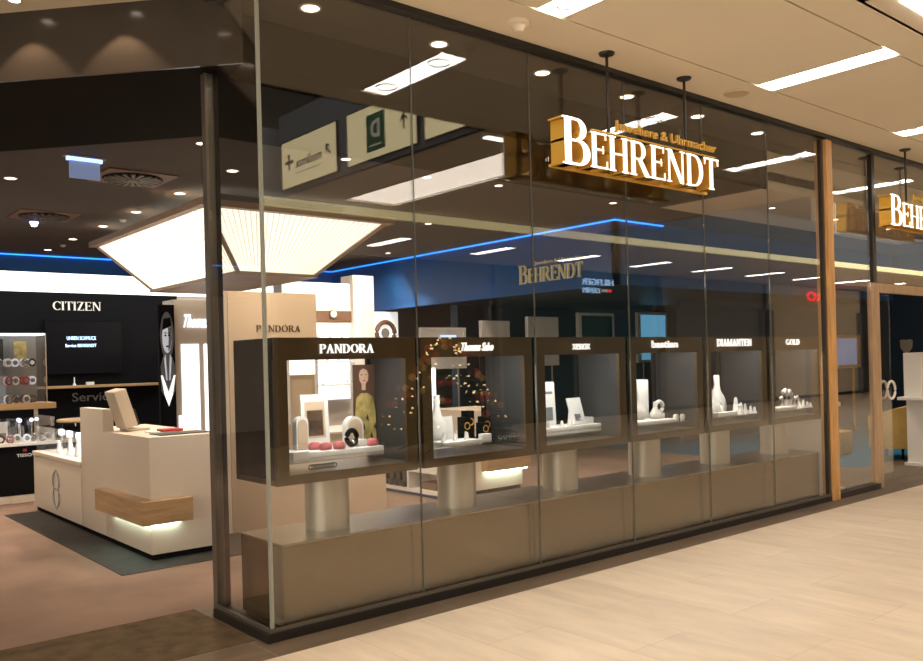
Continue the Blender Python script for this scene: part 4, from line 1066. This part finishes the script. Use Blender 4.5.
t = thing('pouf','small woven yellow pouf seen through the side pane','pouf',(12.25,6.0,0))
b = MB().box(12.02,12.42,5.92,6.3,0.01,.36,bev=.05); b.build('body',t,'woven'); 
t = thing('display_cabinet','white display cabinet with a projecting ledge at the right edge of the photo','cabinet',(12.0,4.7,0))
part('body','white',t,(11.68,12.25,4.60,4.86,.0,.86)); part('ledge','white',t,(11.45,12.35,4.50,4.88,.86,.90),bev=.004); part('foot','white',t,(11.62,12.3,4.58,4.88,0,.04))
part('upper_box','white',t,(11.62,12.25,4.64,4.86,.90,1.47)); part('window','opp_brown',t,(11.80,11.92,4.63,4.639,1.12,1.34))
ring_cone(11.78,4.56,.90,.12,'tiny white stand on the ledge of the right cabinet',None,r=.03); ring_cone(11.92,4.56,.90,.09,'lower tiny white stand beside the first on the right cabinet ledge',None,r=.03)
# wall with emblems
struct('wall_alcove','navy_wall',(12.6,17.6,9.0,9.1,0,3.4))
t = thing('shield_emblem','pale shield shaped emblem on the dark wall beyond the doorway','emblem',(17.58,7.29,1.58))
pts=[(-1,1),(-.5,1.12),(0,1),(.5,1.12),(1,1),(.95,-.2),(.5,-.85),(0,-1.15),(-.5,-.85),(-.95,-.2)]
MB().slab([(17.575,7.29+p[0]*.115,1.585+p[1]*.12) for p in pts],(.025,0,0)).build('plate',t,'beige')
MB().slab([(17.57,7.29+p[0]*.085,1.585+p[1]*.095) for p in pts],(.004,0,0)).build('face',t,'plastic_beige')
t = thing('wall_picture','wooden framed picture on the dark wall seen through the side pane','framed picture',(15.9,7.6,0))
part('frame','orange_wood',t,(15.35,15.43,7.65,7.71,1.2,1.82),(16.35,16.43,7.65,7.71,1.2,1.82),(15.43,16.35,7.65,7.71,1.2,1.26),(15.43,16.35,7.65,7.71,1.76,1.82))
part('print','exit_blue',t,(15.43,16.35,7.69,7.705,1.26,1.76)); part('easel_leg','orange_wood',t,(15.5,15.54,7.71,7.74,0,1.2),(16.24,16.28,7.71,7.74,0,1.2))
t = thing('side_pedestal','white pedestal with a slim leaning stand behind the side pane','pedestal',(9.0,4.75,0))
part('column','white',t,(8.62,8.68,4.45,4.85,.05,.92)); part('top','white',t,(8.6,9.0,4.42,4.85,.92,.97),bev=.004); part('base','white',t,(8.6,9.05,4.42,4.85,0,.05),bev=.004)
b = MB().tube([(8.86,4.6,.97),(8.78,4.6,1.5)],.008,6).tube([(8.80,4.6,.97),(8.78,4.6,1.5)],.006,6); solo('leaning_rod_stand','slim grey metal stand leaning on the white pedestal','stand','frame_grey',b,(8.82,4.6,.97))

# ================================================================== LIGHTS
def area(x,y,z,sx,sy,e,col=(1,.85,.68),rot=(0,0,0)):
    l = bpy.data.lights.new('area','AREA'); l.shape='RECTANGLE'; l.size=sx; l.size_y=sy; l.energy=e; l.color=col
    o = bpy.data.objects.new('area_light',l); COL.objects.link(o); o.location=(x,y,z); o.rotation_euler=rot
    return o
w = bpy.data.worlds.new('World'); SC.world = w; w.use_nodes = True

for i in range(6):
    area(CX[i]+.50, YA+.14, ZT-.05, .6, .05, 9, (1,.97,.9))  # unseen fill light added in each case
area(2.8, 9.4, .91, .5, 1.3, 14, (.95,.97,1))  # unseen fill light added under the glass hood of the counter
bg = w.node_tree.nodes['Background']; bg.inputs[0].default_value = (1,.90,.76,1); bg.inputs[1].default_value = 3.7

# ================================================================== CAMERA
yaw, pitch, roll = map(math.radians, (40.03, .07, -1.49))
cy, sy, cp, sp = math.cos(yaw), math.sin(yaw), math.cos(pitch), math.sin(pitch)
fw = Vector((sy*cp, cy*cp, sp)); r_ = Vector((cy,-sy,0)); u_ = r_.cross(fw)
c_, s_ = math.cos(roll), math.sin(roll)
R2 = c_*r_+s_*u_; U2 = -s_*r_+c_*u_
cam = bpy.data.cameras.new('camera'); co = bpy.data.objects.new('camera', cam); COL.objects.link(co)
mw = Matrix.Identity(4)
for i in range(3): mw[i][0] = R2[i]; mw[i][1] = U2[i]; mw[i][2] = -fw[i]
mw[0][3], mw[1][3], mw[2][3] = 0, 0, 1.5
co.matrix_world = mw
cam.sensor_width = 36; cam.lens = 856.6/923*36; cam.shift_y = 30.5/923; cam.clip_start = .05; cam.clip_end = 200
SC.camera = co
SC.view_settings.view_transform = 'Standard'; SC.view_settings.look = 'None'
SC.view_settings.exposure = 0; SC.view_settings.gamma = 1; SC.view_settings.use_curve_mapping = False
SC.cycles.use_denoising = True
SC.cycles.transparent_max_bounces = 32
SC.cycles.max_bounces = 10
SC.cycles.sample_clamp_indirect = 6
